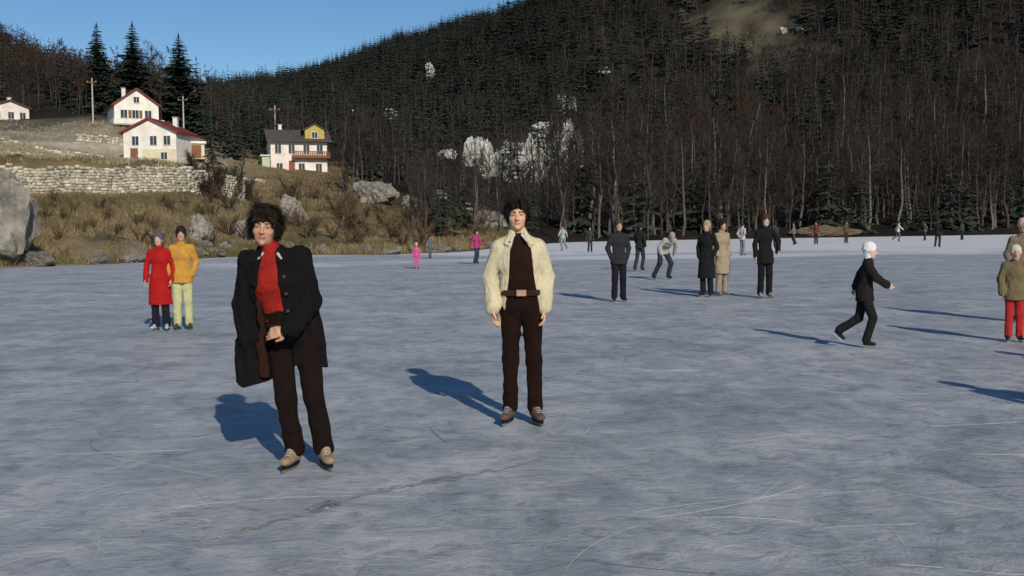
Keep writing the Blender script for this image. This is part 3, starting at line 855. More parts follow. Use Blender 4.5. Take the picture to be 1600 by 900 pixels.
# everything farther off reads as one mass: light-weight trees joined into one mesh
def joined(pr):
    (tv, tf), (cv, cf) = pr
    return np.concatenate([tv, cv]), np.concatenate([tf, cf+len(tv)]), len(tv)
LOW = {'bare': [joined(bare_tree(200+s, 11, 9, 3, 3, .05, 3)) for s in range(5)], 'red': [joined(bare_tree(220+s, 10, 9, 3, 3, .055, 3)) for s in range(4)],
       'con': [joined(conifer(240+s, 12.2, 9, 7, 2, .20+.02*s, .05, 3)) for s in range(5)]}
CT = {'bare': ((.065, .057, .05), (.038, .032, .028)), 'red': ((.05, .04, .032), (.048, .030, .022)), 'con': ((.035, .03, .025), (.023, .034, .025))}
VV = []; FF = []; CC = []; base = 0
for (x, y, z, kd, H) in rest:
    v, f, nt_ = LOW[kd][rs.randint(len(LOW[kd]))]
    h0 = INFO[kd][1]; k = H/h0; a_ = rs.rand()*6.28; c_, s_ = math.cos(a_)*k, math.sin(a_)*k
    VV.append(np.c_[v[:, 0]*c_-v[:, 1]*s_+x, v[:, 0]*s_+v[:, 1]*c_+y, v[:, 2]*k+z-.1]); FF.append(f+base); base += len(v)
    t_ = rs.uniform(.65, 1.35); cc = np.tile(np.array(CT[kd][1])*t_, (len(v), 1)); cc[:nt_] = np.array(CT[kd][0])*t_; CC.append(cc)
me = mesh_np('distant_forest', np.concatenate(VV), np.concatenate(FF)); point_color(me, np.concatenate(CC))
tag(link('distant_forest', me, M['forest']), 'dark distant forest of conifers and bare trees covering the mountain', 'forest', kind='stuff')

# ------------------------------------------------------------------ shrubs on the bank
M['shrub_twig'] = plain('shrub_twigs', (.115, .082, .048), .95, .35, 2.5, .2, .01, objrand=.3)
def shrub(seed, n=170):
    q = np.random.RandomState(seed); V = []; Fs = []; SV = []; SF = []
    for i in range(9):
        a = q.rand()*6.28; d = np.array([math.cos(a)*.5, math.sin(a)*.5, 1.0])*q.uniform(.5, 1.0)
        tv, tf = tube_np(np.array([[0, 0, -.15], d*.45+q.normal(0, .05, 3), d]), np.array([.022, .014, .004]), 3); k = len(SV); SV += tv; SF += [tuple(j+k for j in f) for f in quads_to_tris(tf)]
        for j in range(n//9):
            s0 = d*q.uniform(.2, 1.0); g = d*.4+q.normal(0, .4, 3)+np.array([0, 0, .25]); g = g/np.linalg.norm(g)*q.uniform(.15, .42)
            tri_blade(V, Fs, s0, s0+g, .011, q)
    return (np.array(SV), np.array(SF)), (np.array(V), np.array(Fs))
M['shrub_dark'] = plain('dark_shrub_twigs', (.045, .038, .028), .95, .35, 2.5, .2, .01, objrand=.3)
DSH = [proto('shrub', shrub(30+s, 520), M['bark'], M['shrub_dark']) for s in range(2)]
SHR = [proto('shrub', shrub(s), M['bark'], M['shrub_twig']) for s in range(4)]
k = 0
for px0, px1, d0, d1, n_, hh, lab in ((70, 340, 3, 22, 34, (.5, 1.3), 'low brown leafless shrub on the grassy bank below the retaining wall'),
                                    (340, 560, 6, 40, 34, (.9, 2.4), 'brown leafless bush on the bank below the broad chalet'),
                                    (560, 760, 3, 34, 30, (.8, 2.0), 'brown leafless bush in the meadow under the limestone crags')):
    for i in range(n_):
        px = rs.uniform(px0, px1); D = shore(px)+rs.uniform(d0, d1); p = at_px(px, D); s = rs.uniform(*hh)
        e = empty('shrub', p-np.array([0, 0, .05]), rs.rand()*6.28); e.scale = (s*1.15, s*1.15, s)
        pr = SHR[k % 4]; k += 1
        link('stems', pr[0], None, e); link('twigs', pr[1], None, e); tag(e, lab, 'shrub', lab)
for i in range(9):
    px = 318+i*9+rs.uniform(-4, 4); p = at_px(px, cD(px, 1)+rs.uniform(-1.5, 2.5)); s = rs.uniform(1.5, 2.6)
    e = empty('shrub', p-np.array([0, 0, .05]), rs.rand()*6.28); e.scale = (s*1.1, s*1.1, s)
    link('stems', DSH[i % 2][0], None, e); link('twigs', DSH[i % 2][1], None, e)
    tag(e, 'dense dark bush at the right end of the retaining wall', 'shrub', 'dark bushes at the end of the retaining wall')
# ------------------------------------------------------------------ dry grass
V = []; CCg = []
n_ = 26000
px = rs.uniform(-60, 800, n_); sh = np.interp(px, _cpx, _cD[:, 0]); D = sh + .4 + 34*rs.rand(n_)**1.5
x = (px-800)/F_PX*D; z = ground_z(x, D); ok = (z > .05)
pat = fbm(x/4, D/4, 0, 55, 3); ok &= rs.rand(n_) < np.clip(.55+pat, .05, 1)
x, D, z, pat = x[ok], D[ok], z[ok], pat[ok]; n_ = len(x)
for b_ in range(4):
    h = rs.uniform(.12, .42, n_); a = rs.rand(n_)*6.28; lx = rs.normal(0, .12, n_); ly = rs.normal(0, .12, n_); w = rs.uniform(.012, .03, n_)
    ox = x+rs.normal(0, .09, n_); oy = D+rs.normal(0, .09, n_)
    p0 = np.c_[ox-np.cos(a)*w, oy-np.sin(a)*w, z-.03]; p1 = np.c_[ox+np.cos(a)*w, oy+np.sin(a)*w, z-.03]; p2 = np.c_[ox+lx, oy+ly, z+h]
    V.append(np.stack([p0, p1, p2], 1).reshape(-1, 3))
    t_ = rs.uniform(.6, 1.35, n_)[:, None]; g_ = np.clip(pat*1.3, 0, .8)[:, None]
    c = (np.array([.27, .21, .11])*(1-g_)+np.array([.11, .105, .045])*g_)*t_; CCg.append(np.repeat(c, 3, 0))
# pale matted grass on the terraces and meadows above
n_ = 24000; px = rs.uniform(-80, 600, n_); D = rs.uniform(76, 172, n_); x = (px-800)/F_PX*D; z = ground_z(x, D)
ok = (D > np.interp(px, _cpx, _cD[:, 1])+1) & (rs.rand(n_) < np.clip(.55+.8*fbm(x/9, D/5, 0, 58, 3), .08, 1))
for hx, hy, hr in HOUSE_SPOTS: ok &= ((x-hx)**2+(D-hy)**2 > (hr*.55)**2)
x, D, z, px = x[ok], D[ok], z[ok], px[ok]; n_ = len(x); br = np.clip((430-px)/100, 0, 1)[:, None]
for b_ in range(4):
    h = rs.uniform(.12, .38, n_); a = rs.normal(0, .6, n_); w = rs.uniform(.03, .075, n_); ox = x+rs.normal(0, .15, n_); oy = D+rs.normal(0, .15, n_)
    p0 = np.c_[ox-np.cos(a)*w, oy-np.sin(a)*w, z-.03]; p1 = np.c_[ox+np.cos(a)*w, oy+np.sin(a)*w, z-.03]; p2 = np.c_[ox+rs.normal(0, .12, n_), oy+rs.normal(0, .12, n_), z+h]
    V.append(np.stack([p0, p1, p2], 1).reshape(-1, 3)); t_ = rs.uniform(.55, 1.3, n_)[:, None]
    CCg.append(np.repeat((np.array([.33, .29, .19])*br+np.array([.20, .15, .085])*(1-br))*t_, 3, 0))
V = np.concatenate(V); me = mesh_np('dry_grass', V, np.arange(len(V)).reshape(-1, 3)); point_color(me, np.concatenate(CCg))
tag(link('dry_grass', me, M['forest']), 'dry tan and brown winter grass covering the shore bank', 'grass', kind='stuff')
# ================================================================== PEOPLE
class Field:
    """a distance field on a grid; shapes are blended into it, then one skin is drawn round it"""
    def __init__(s, lo, hi, h):
        s.h = h; s.lo = np.array(lo, float)
        s.n = np.ceil((np.array(hi)-s.lo)/h).astype(int)+1
        s.ax = [s.lo[i]+h*np.arange(s.n[i]) for i in range(3)]
        s.F = np.full(tuple(s.n), 9.0, np.float32)
    def _sub(s, lo, hi, m):
        a = np.clip(np.floor((np.array(lo)-m-s.lo)/s.h).astype(int), 0, s.n); b = np.clip(np.ceil((np.array(hi)+m-s.lo)/s.h).astype(int)+1, 0, s.n)
        sl = tuple(slice(a[i], b[i]) for i in range(3))
        X = s.ax[0][sl[0]][:, None, None].astype(np.float32); Y = s.ax[1][sl[1]][None, :, None].astype(np.float32); Z = s.ax[2][sl[2]][None, None, :].astype(np.float32)
        return sl, X, Y, Z
    def _join(s, sl, d, k, op):
        A = s.F[sl]
        if A.size == 0: return
        if op == 'sub': d = -d
        if k > 0:
            if op == 'add': h = np.clip(.5+.5*(d-A)/k, 0, 1); s.F[sl] = d*(1-h)+A*h-k*h*(1-h)*1.0
            else: h = np.clip(.5-.5*(d-A)/k, 0, 1); s.F[sl] = d*(1-h)+A*h+k*h*(1-h)
        else: s.F[sl] = np.minimum(A, d) if op == 'add' else np.maximum(A, d)
    def cap(s, a, b, ra, rb, k=.02, op='add', wd=None, fl=1.0):
        """tapered capsule; with wd (a direction) the section is an ellipse: radius r along wd, r*fl across"""
        a = np.asarray(a, float); b = np.asarray(b, float); r = max(ra, rb)*max(1, fl); m = k+3*s.h+.01
        sl, X, Y, Z = s._sub(np.minimum(a, b)-r, np.maximum(a, b)+r, m)
        ab = b-a; L2 = ab@ab+1e-12
        px, py, pz = X-a[0], Y-a[1], Z-a[2]
        t = np.clip((px*ab[0]+py*ab[1]+pz*ab[2])/L2, 0, 1)
        ex, ey, ez = px-t*ab[0], py-t*ab[1], pz-t*ab[2]
        rr = ra+(rb-ra)*t
        if wd is None: d = np.sqrt(ex*ex+ey*ey+ez*ez)-rr
        else:
            w = np.asarray(wd, float); ax = ab/math.sqrt(L2); w = w-ax*(w@ax); w /= np.linalg.norm(w); q = np.cross(ax, w)
            ew = ex*w[0]+ey*w[1]+ez*w[2]; eq = ex*q[0]+ey*q[1]+ez*q[2]; el = ex*ax[0]+ey*ax[1]+ez*ax[2]
            mn = min(1, fl)
            d = (np.sqrt(ew*ew+(eq/fl)**2+(el/mn)**2)-rr)*mn
        s._join(sl, d.astype(np.float32), k, op)
    def chain(s, P, r, k=.02, wd=None, fl=1.0, op='add'):
        for i in range(len(P)-1): s.cap(P[i], P[i+1], r[i], r[i+1], k, op, wd, fl)
    def ell(s, c, r, k=.02, op='add', Rm=None):
        c = np.asarray(c, float); r = np.asarray(r, float); R_ = np.eye(3) if Rm is None else Rm
        sl, X, Y, Z = s._sub(c-r.max(), c+r.max(), k+3*s.h+.01)
        px, py, pz = X-c[0], Y-c[1], Z-c[2]
        q = [R_[0, i]*px+R_[1, i]*py+R_[2, i]*pz for i in range(3)]
        k0 = np.sqrt(sum((q[i]/r[i])**2 for i in range(3))); k1 = np.sqrt(sum((q[i]/r[i]**2)**2 for i in range(3)))+1e-6
        s._join(sl, (k0*(k0-1)/k1).astype(np.float32), k, op)
    def wrinkle(s, amp, freq, seed=0):
        I = np.nonzero(np.abs(s.F) < amp*3+2*s.h)
        x, y, z = s.ax[0][I[0]], s.ax[1][I[1]], s.ax[2][I[2]]
        f = freq
        a = vnoise(x*f[0]+.8*np.sin(z*7), y*f[1], z*f[2]+2.5*x, seed); b = vnoise(x*f[0]*1.9+4, y*f[1]*1.9, z*f[2]*1.7-4*x, seed+5)
        n = (np.abs(a)*2.2-.75) + .55*(np.abs(b)*2.2-.75)
        s.F[I] += (amp*n).astype(np.float32)
    def cut(s, zs, xc, w, y0, z_lo, z_hi):
        """open front: remove |x-xc(z)|<w(z), y<y0(z)"""
        X, Y, Z = s.ax[0][:, None, None], s.ax[1][None, :, None], s.ax[2]
        xc = np.interp(Z, zs, xc)[None, None, :]; w = np.interp(Z, zs, w)[None, None, :]; y0 = np.interp(Z, zs, y0)[None, None, :]; Zb = Z[None, None, :]
        d = np.maximum(np.maximum(np.abs(X-xc)-w, Y-y0), np.maximum(z_lo-Zb, Zb-z_hi))
        s.F = np.maximum(s.F, -d.astype(np.float32))
    def below(s, z0):      # keep only what lies above z0(x)
        Z = s.ax[2][None, None, :]
        zz = z0(s.ax[0])[:, None, None] if callable(z0) else z0
        s.F = np.maximum(s.F, (zz-Z).astype(np.float32))
    def mesh(s, name, mat, offset=(0, 0, 0)):
        F = s.F; S = F < 0; n = np.array(F.shape)
        cnt = sum(S[a:n[0]-1+a, b:n[1]-1+b, c:n[2]-1+c].astype(np.int8) for a in (0, 1) for b in (0, 1) for c in (0, 1))
        act = (cnt > 0) & (cnt < 8); I = np.argwhere(act); idx = np.full(act.shape, -1, np.int32); idx[act] = np.arange(len(I))
        pos = np.zeros((len(I), 3)); num = np.zeros(len(I))
        cor = [(a, b, c) for a in (0, 1) for b in (0, 1) for c in (0, 1)]
        val = {c: F[I[:, 0]+c[0], I[:, 1]+c[1], I[:, 2]+c[2]] for c in cor}
        for c in cor:
            for ax in range(3):
                if c[ax] == 0:
                    d = list(c); d[ax] = 1; d = tuple(d); fa, fb = val[c], val[d]; x = (fa < 0) != (fb < 0)
                    t = np.where(x, fa/(fa-fb+1e-12), 0); p = np.tile(np.array(c, float), (len(I), 1)); p[:, ax] = t
                    pos += p*x[:, None]; num += x
        V = s.lo + s.h*(I+pos/np.maximum(num, 1)[:, None])
        Q = []
        for ax in range(3):
            sa = [slice(None)]*3; sb = [slice(None)]*3; sa[ax] = slice(0, -1); sb[ax] = slice(1, None)
            A, B = S[tuple(sa)], S[tuple(sb)]; E = np.argwhere(A != B); u, v = (ax+1) % 3, (ax+2) % 3
            E = E[(E[:, u] > 0) & (E[:, v] > 0) & (E[:, u] < n[u]-1) & (E[:, v] < n[v]-1)]
            def at(du, dv):
                C = E.copy(); C[:, u] -= du; C[:, v] -= dv; return idx[C[:, 0], C[:, 1], C[:, 2]]
            q = np.stack([at(1, 1), at(0, 1), at(0, 0), at(1, 0)], 1)
            ins = A[E[:, 0], E[:, 1], E[:, 2]]
            q[~ins] = q[~ins][:, ::-1]
            Q.append(q)
        Q = np.concatenate(Q); Q = Q[(Q >= 0).all(1)]
        # two rounds of gentle smoothing
        for _ in range(2):
            acc = np.zeros_like(V); c = np.zeros(len(V))
            for j in range(4):
                np.add.at(acc, Q[:, j], V[Q[:, (j+1) % 4]]+V[Q[:, (j-1) % 4]]); np.add.at(c, Q[:, j], 2)
            V = V*.55 + .45*acc/np.maximum(c, 1)[:, None]
        me = mesh_np(name, V, Q, True); me.materials.append(mat)
        return me, V
def rotm(yaw=0, pitch=0, roll=0):
    """head turn: yaw to its left, pitch down, roll"""
    cy, sy = math.cos(yaw), math.sin(yaw); cp, sp = math.cos(pitch), math.sin(pitch); cr, sr = math.cos(roll), math.sin(roll)
    return np.array([[cy,-sy,0],[sy,cy,0],[0,0,1]])@np.array([[1,0,0],[0,cp,-sp],[0,sp,cp]])@np.array([[cr,0,sr],[0,1,0],[-sr,0,cr]])

def std_pose():
    J = dict(pelvis=(0,0,.94), waist=(0,.005,1.10), chest=(0,.0,1.30), neck=(0,.015,1.475), head=(0,-.015,1.655),
             shL=(-.180,.01,1.415), elL=(-.245,.03,1.15), wrL=(-.26,-.04,.905), shR=(.180,.01,1.415), elR=(.245,.03,1.15), wrR=(.26,-.04,.905),
             hipL=(-.092,0,.92), knL=(-.10,-.02,.51), anL=(-.11,.02,.13), hipR=(.092,0,.92), knR=(.10,-.02,.51), anR=(.11,.02,.13),
             ftL=(-.25,-1,0), ftR=(.25,-1,0), hd=(0,0,0))
    return {k: np.array(v, float) for k, v in J.items()}
def bounds(J, m=.34):
    P = np.array([v for k, v in J.items() if k not in ('ftL', 'ftR', 'hd')])
    lo, hi = P.min(0)-m, P.max(0)+m; lo[2] = -.06
    return lo, hi
def xdir(J): 
    d = J['shR']-J['shL']; return d/np.linalg.norm(d)
def torso(f, J, th=0.0, k=.05, hips=True, slim=1.0):
    w = xdir(J)
    top = J['chest']*.35+J['neck']*.65
    if hips: f.cap(J['pelvis'], J['waist'], .160*slim+th, .138*slim+th, k, wd=J['hipR']-J['hipL'], fl=.72)
    f.cap(J['waist'], J['chest'], .138*slim+th, .165*slim+th, k, wd=w, fl=.68)
    f.cap(J['chest'], top, .165*slim+th, .135*slim+th, k, wd=w, fl=.62)
    for s in 'LR':
        f.cap(J['neck']-(0, 0, .035), J['sh'+s]-(0, 0, .004), .048+th*.6, .046+th*.9, min(k, .035))
def arm(f, J, s, th=0.0, k=.03, cuff=0.0):
    f.cap(J['sh'+s], J['el'+s], .052+th, .044+th, k); f.cap(J['el'+s], J['wr'+s], .045+th, .033+th+cuff, k)
def leg(f, J, s, th=0.0, k=.03, hem=.0, stop=1.0):
    f.cap(J['hip'+s], J['kn'+s], .088+th, .060+th, k); e = J['kn'+s]+(J['an'+s]-J['kn'+s])*stop
    f.cap(J['kn'+s], e, .058+th, .046+th+hem, k)
def hand(f, J, s, fine):
    wr, el = J['wr'+s], J['el'+s]; d = wr-el; d /= np.linalg.norm(d)
    if 'hd'+s in J: d = J['hd'+s]/np.linalg.norm(J['hd'+s])
    sg = -1 if s == 'L' else 1
    nrm = np.array(J.get('pn'+s, (-sg*1.0, -.1, 0)), float); nrm = nrm-d*(nrm@d); nrm /= np.linalg.norm(nrm)   # palm faces this way
    across = np.cross(d, nrm); 
    if across[1] > 0: across = -across                         # thumb side forward
    c = wr+d*.052
    f.cap(wr+d*.012, wr+d*.075, .030, .038, .015, wd=across, fl=.42)
    if not fine:
        f.cap(wr+d*.08, wr+d*.145+nrm*.02, .034, .024, .015, wd=across, fl=.5)
        f.cap(wr+d*.03+across*.025, wr+d*.085+across*.05+nrm*.015, .014, .011, .01); return
    for i, (o, L) in enumerate(((.030, .072), (.010, .080), (-.010, .074), (-.029, .060))):
        p0 = wr+d*.080+across*o*1.02; b = .45+.12*i; d1 = d*math.cos(b*.5)+nrm*math.sin(b*.5); d2 = d*math.cos(b*1.5)+nrm*math.sin(b*1.5)
        p1 = p0+d1*L*.52; p2 = p1+d2*L*.5
        f.cap(p0, p1, .0098, .009, .004); f.cap(p1, p2, .009, .0078, .004)
    t0 = wr+d*.022+across*.022; t1 = wr+d*.058+across*.050+nrm*.012; t2 = wr+d*.092+across*.052+nrm*.026
    f.cap(t0, t1, .0145, .0115, .010); f.cap(t1, t2, .011, .009, .004)
def head(f, J, fine, sc=1.0):
    Rm = rotm(*J['hd']); c = J['head']
    def P(x, y, z): return c+Rm@(np.array([x, y, z])*sc)
    def E(p, r, k, op='add'): f.ell(P(*p), np.array(r)*sc, k, op, Rm)
    f.cap(J['neck']-(0, 0, .03), P(0, .022, -.06), .058, .052, .03)
    E((0, .018, .032), (.075, .096, .088), .01); E((0, -.022, -.028), (.064, .072, .088), .03); E((0, -.040, -.078), (.044, .045, .036), .03)
    if fine:
        f.cap(P(-.038, -.080, .020), P(.038, -.080, .020), .015*sc, .015*sc, .018)
        for s in (-1, 1): E((s*.032, -.100, .000), (.017, .014, .011), .012, 'sub')
        for s in (-1, 1): E((s*.031, -.078, .001), (.014, .014, .012), .003)
        for s in (-1, 1): E((s*.040, -.062, -.030), (.022, .024, .020), .02)
        f.cap(P(0, -.092, .010), P(0, -.113, -.030), .0085*sc, .0125*sc, .010)
        for s in (-1, 1): E((s*.012, -.100, -.034), (.009, .010, .008), .006)
        E((0, -.090, -.056), (.026, .013, .007), .005); E((0, -.089, -.067), (.022, .013, .007), .005)
        E((0, -.080, -.100), (.020, .018, .016), .012)
    else: f.cap(P(0, -.088, .005), P(0, -.108, -.03), .010*sc, .014*sc, .012)
    for s in (-1, 1): E((s*.077, .012, -.005), (.011, .022, .032), .008)
    return P, Rm

def skin_material(name, tone):
    m, nt, b = new_mat(name)
    at = nd(nt, 'ShaderNodeAttribute', attribute_name='tint').outputs['Color']
    tc = nd(nt, 'ShaderNodeTexCoord').outputs['Object']
    rp = ramp(nt, [(.3, (.86, .84, .82)), (.7, (1, 1, 1))]); nt.links.new(noise_n(nt, tc, 22, 4, .6), rp.inputs[0])
    nt.links.new(mixc(nt, 1.0, at, rp.outputs[0], 'MULTIPLY'), b.inputs['Base Color'])
    b.inputs['Roughness'].default_value = .52; b.inputs['Subsurface Weight'].default_value = .12; b.inputs['Subsurface Radius'].default_value = (.008, .003, .002)
    b.inputs['Specular IOR Level'].default_value = .35
    bump(nt, b, noise_n(nt, tc, 260, 3), .12, .002)
    return m
M['skin'] = skin_material('skin', None)
_cloth = {}
def cloth(col, rough=.9, weave=420, name='cloth', var=.16):
    key = (tuple(col), name, rough)
    if key not in _cloth:
        m, nt, b = new_mat(name)
        tc = nd(nt, 'ShaderNodeTexCoord').outputs['Object']
        n1 = noise_n(nt, tc, 9, 5, .6); lo = tuple(c*(1-var) for c in col); hi = tuple(min(1, c*(1+var)) for c in col)
        rp = ramp(nt, [(.3, lo), (.7, hi)]); nt.links.new(n1, rp.inputs[0]); nt.links.new(rp.outputs[0], b.inputs['Base Color'])
        b.inputs['Roughness'].default_value = rough; b.inputs['Specular IOR Level'].default_value = .12
        wv = nd(nt, 'ShaderNodeTexWave'); wv.inputs['Scale'].default_value = weave/6; wv.inputs['Distortion'].default_value = 1.5; nt.links.new(tc, wv.inputs['Vector'])
        h = math_n(nt, 'ADD', math_n(nt, 'MULTIPLY', wv.outputs[0], .25), math_n(nt, 'ADD', noise_n(nt, tc, weave, 2), math_n(nt, 'MULTIPLY', noise_n(nt, mapping(nt, tc, (1.6, 1.6, .8), (.3, .5, 0)), 17, 6, .62, 1.1), 3.2)))
        bump(nt, b, h, .8, .010)
        _cloth[key] = m
    return _cloth[key]
M['blade'] = plain('steel_blade', (.55, .56, .58), .3, .15, 30, .1, .002, metal=.9, spec=.5)
_hair = {}
def hair_mat(col):
    if col not in _hair: _hair[col] = plain('hair', col, .75, .5, 60, .7, .008, fine=240, spec=.15)
    return _hair[col]

def build_person(name, lab, cat, group, loc, rz, sc, J, spec, h):
    """one body (a single skin) with clothing as children"""
    e = empty(name, loc, rz); e.scale = (sc, sc, sc)
    fine = h < .008
    lo, hi = bounds(J)
    hb = h if not fine else .0055
    f = Field(lo, hi, hb)
    torso(f, J, -.012, slim=.85)
    for s in 'LR':
        leg(f, J, s, -.018); arm(f, J, s, -.004)
        if s in spec.get('hands', 'LR'): hand(f, J, s, h < .010)
        f.cap(J['an'+s], J['an'+s]+np.array([J['ft'+s][0]*.07, J['ft'+s][1]*.07, -.05]), .024, .016, .02)
    hs = spec.get('head', 1.0)
    P, Rm = head(f, J, fine, hs)
    me, V = f.mesh('body', M['skin'])
    tone = np.array(spec.get('skin', (.50, .30, .20)))
    C = np.tile(tone, (len(V), 1))
    q = ((V-J['head'])@Rm)/hs
    face = (q[:, 1] < -.05) & (np.abs(q[:, 0]) < .06) & (np.abs(q[:, 2]) < .12)
    lips = face & (np.abs(q[:, 0]) < .024) & (np.abs(q[:, 2]+.061) < .0095) & (q[:, 1] < -.085)
    C[lips] = tone*np.array([.85, .55, .55])
    cheek = face & (np.hypot(np.abs(q[:, 0])-.04, q[:, 2]+.03) < .02); C[cheek] = tone*np.array([1.05, .88, .85])
    brow = face & (np.abs(q[:, 2]-.022-.1*np.abs(q[:, 0])) < .006) & (np.abs(q[:, 0]) > .012) & (np.abs(q[:, 0]) < .052); C[brow] = spec.get('hair', (.03, .02, .015))
    for s in (-1, 1):
        d = np.hypot(q[:, 0]-s*.031, (q[:, 2]-.001)*1.6)
        C[face & (d < .0115)] = tone*.75; C[face & (d < .0085)] = (.03, .02, .015)
    point_color(me, C)
    body = link('body', me, None, e)
    # ---- trousers
    t = spec['trousers']
    f = Field(lo, hi, h)
    f.cap(J['pelvis'], J['waist']+(J['waist']-J['pelvis'])*.1, .155, .140, .04, wd=J['hipR']-J['hipL'], fl=.75)
    hem = t.get('hem', .015); th = t.get('th', .016)
    for s in 'LR':
        leg(f, J, s, th, .03, hem, t.get('stop', 1.0))
    f.wrinkle(.0055, (11, 11, 9), 3)
    f.below(.085) if t.get('stop', 1.0) == 1.0 and spec.get('flat', True) else None
    tr = link(t.get('name', 'trousers'), f.mesh('trousers', cloth(t['col'], name='trouser_cloth'))[0], None, e)
    # ---- shirt / sweater under an open jacket
    if 'sweater' in spec:
        f = Field(lo, hi, h)
        torso(f, J, .012, hips=False, slim=.86); f.cap(J['waist'], J['waist']*.35+J['pelvis']*.65, .130, .148, .04, wd=J['hipR']-J['hipL'], fl=.76)
        f.cap(J['neck']-(0, 0, .03), J['neck']+(J['head']-J['neck'])*spec['sweater'].get('neck', .28), .070, .064, .02)
        f.wrinkle(.004, (9, 9, 15), 7)
        link('sweater', f.mesh('sweater', cloth(spec['sweater']['col'], name='knit', weave=260))[0], None, e)
    # ---- jacket or coat
    j = spec['jacket']; th = j.get('th', .03)
    f = Field(lo-.06, hi+.06, h)
    torso(f, J, th, slim=j.get('slim', .92))
    for s in 'LR': arm(f, J, s, th*.85, .016, j.get('cuff', .008))
    if 'skirt' in j:
        for (a, b, ra, rb, fl) in j['skirt']: f.cap(a, b, ra, rb, .05, wd=J['hipR']-J['hipL'], fl=fl)
    f.cap(J['neck']-(0, 0, .05), J['neck']+(J['head']-J['neck'])*.10, .082+th*.3, .074+th*.3, .03)
    if 'extra' in j: j['extra'](f)
    f.wrinkle(j.get('wr', .008), j.get('wf', (11, 11, 7)), 11)
    if 'hem' in j: f.below(j['hem'])
    if 'cut' in j: f.cut(*j['cut'])
    if 'post' in j: j['post'](f)
    jk = link(j.get('name', 'jacket'), f.mesh('jacket', cloth(j['col'], name='coat_cloth', weave=j.get('weave', 300)))[0], None, e)
    # ---- skates
    b = spec.get('boots', {})
    for s in 'LR':
        an = J['an'+s]; d = J['ft'+s]/np.linalg.norm(J['ft'+s]); side = np.cross(d, (0, 0, 1.0)); side /= np.linalg.norm(side); upv = np.cross(side, d)
        hb_ = .0062 if fine else h*.8
        heel = an-upv*.062-d*.035; toe = heel+d*.20+upv*.002
        lo2 = np.minimum(np.minimum(heel, toe), an)-.12; hi2 = np.maximum(np.maximum(heel, toe), an+upv*.10)+.12
        f = Field(lo2, hi2, hb_)
        f.cap(an+upv*b.get('shaft', .06), an-upv*.03, .044, .041, .02); f.cap(an+upv*.02+d*.010, an+d*.075-upv*.048, .037, .031, .03); f.cap(heel, toe-d*.02, .034, .034, .03, wd=side, fl=.8); f.cap(toe-d*.05, toe, .033, .026, .02, wd=side, fl=.75)
        bo = link('skate_boot', f.mesh('skate_boot', cloth(b.get('col', (.02, .02, .02)), .5, 300, 'boot_leather'))[0], None, e)
        if fine:
            mb = MB(); c0 = heel-upv*.030
            n_ = 14; out = [(c0+d*(.095+.125*math.cos(6.283*q/n_))+side*(.034*math.sin(6.283*q/n_))) for q in range(n_)]
            mb.add([v-upv*.012 for v in out]+[v+upv*.006 for v in out], [tuple(range(n_-1, -1, -1)), tuple(range(n_, 2*n_))]+[(q, (q+1) % n_, (q+1) % n_+n_, q+n_) for q in range(n_)])
            mb.build('sole', cloth((.018, .014, .012), .5, name='sole_leather'), bo)
            mb = MB()
            for q in range(4):
                t_ = q/3.0; c_ = (an+upv*.018+d*.050)*(1-t_)+(an+d*.105-upv*.026)*t_
                mb.tube([c_-side*.020-upv*.004, c_+upv*.004, c_+side*.020-upv*.004], .0035, 5)
            mb.build('laces', cloth((.55, .52, .46), name='lace'), bo)
        if b.get('blade', True):
            base = heel-upv*.032; mb = MB()
            prof = [(-.02, -.030), (.0, -.037), (.11, -.038), (.215, -.034), (.235, -.020), (.225, -.012), (.19, -.014), (.165, .004), (.125, .004), (.11, -.014), (.055, -.014), (.045, .006), (-.005, .006), (-.012, -.014)]
            V2 = [base+d*x+upv*z+side*o for o in (-.003, .003) for x, z in prof]; n_ = len(prof)
            mb.add(V2, [tuple(range(n_)), tuple(range(2*n_-1, n_-1, -1))]+[(i, i+n_, (i+1) % n_+n_, (i+1) % n_) for i in range(n_)])
            mb.build('blade', M['blade'], bo)
    # ---- hair / hat
    if 'hat' in spec:
        ht = spec['hat']; f = Field(J['head']-.24, J['head']+.27, min(h, .012))
        f.ell(P(0, .020, .045), np.array((.090, .108, .088))*hs, .01, Rm=Rm)
        f.ell(P(0, .022, .012), np.array((.094, .112, .050))*hs, .012, Rm=Rm)
        f.ell(P(0, -.095, -.035), np.array((.062, .075, .072))*hs, .012, 'sub', Rm)
        if ht.get('hood'): f.cap(P(0, .035, -.02), J['neck']+(0, 0, .03), .068*hs, .066*hs, .03); f.ell(P(0, -.11, -.03), np.array((.058, .07, .066))*hs, .012, 'sub', Rm)
        if ht.get('pom'): f.ell(P(0, .03, .150), (.035*hs,)*3, .01)
        if ht.get('long'): f.cap(P(0, .03, .10), P(0, .06, .17), .05*hs, .02*hs, .03)
        f.wrinkle(.003, (30, 30, 40), 2)
        link('hat', f.mesh('hat', cloth(ht['col'], name='knit_hat', weave=200))[0], None, e)
    else:
        hr = spec.get('hairstyle', {}); g = hr.get('g', .012); hh = .005 if fine else min(h, .012)
        f = Field(J['head']-.24, J['head']+.24, hh)
        f.ell(P(0, .024, .040), np.array((.080+g, .100+g, .088+g))*hs, .01, Rm=Rm)
        for s in (-1, 1): f.ell(P(s*.066, .022, -.01-hr.get('side', 0)*.5), np.array((.022+g*.6, hr.get('sidey', .055), hr.get('sidez', .048)+hr.get('side', 0)))*hs, .02, Rm=Rm)
        f.ell(P(0, .075, -.03-hr.get('back', 0)), np.array((.070+g*.5, .045, .070+hr.get('back', 0)))*hs, .02, Rm=Rm)
        fr = hr.get('fringe', .055)                                  # height of the hairline above the eyes
        f.ell(P(0, -.135, fr-.115), np.array((.066, .095, .115))*hs, .008, 'sub', Rm)
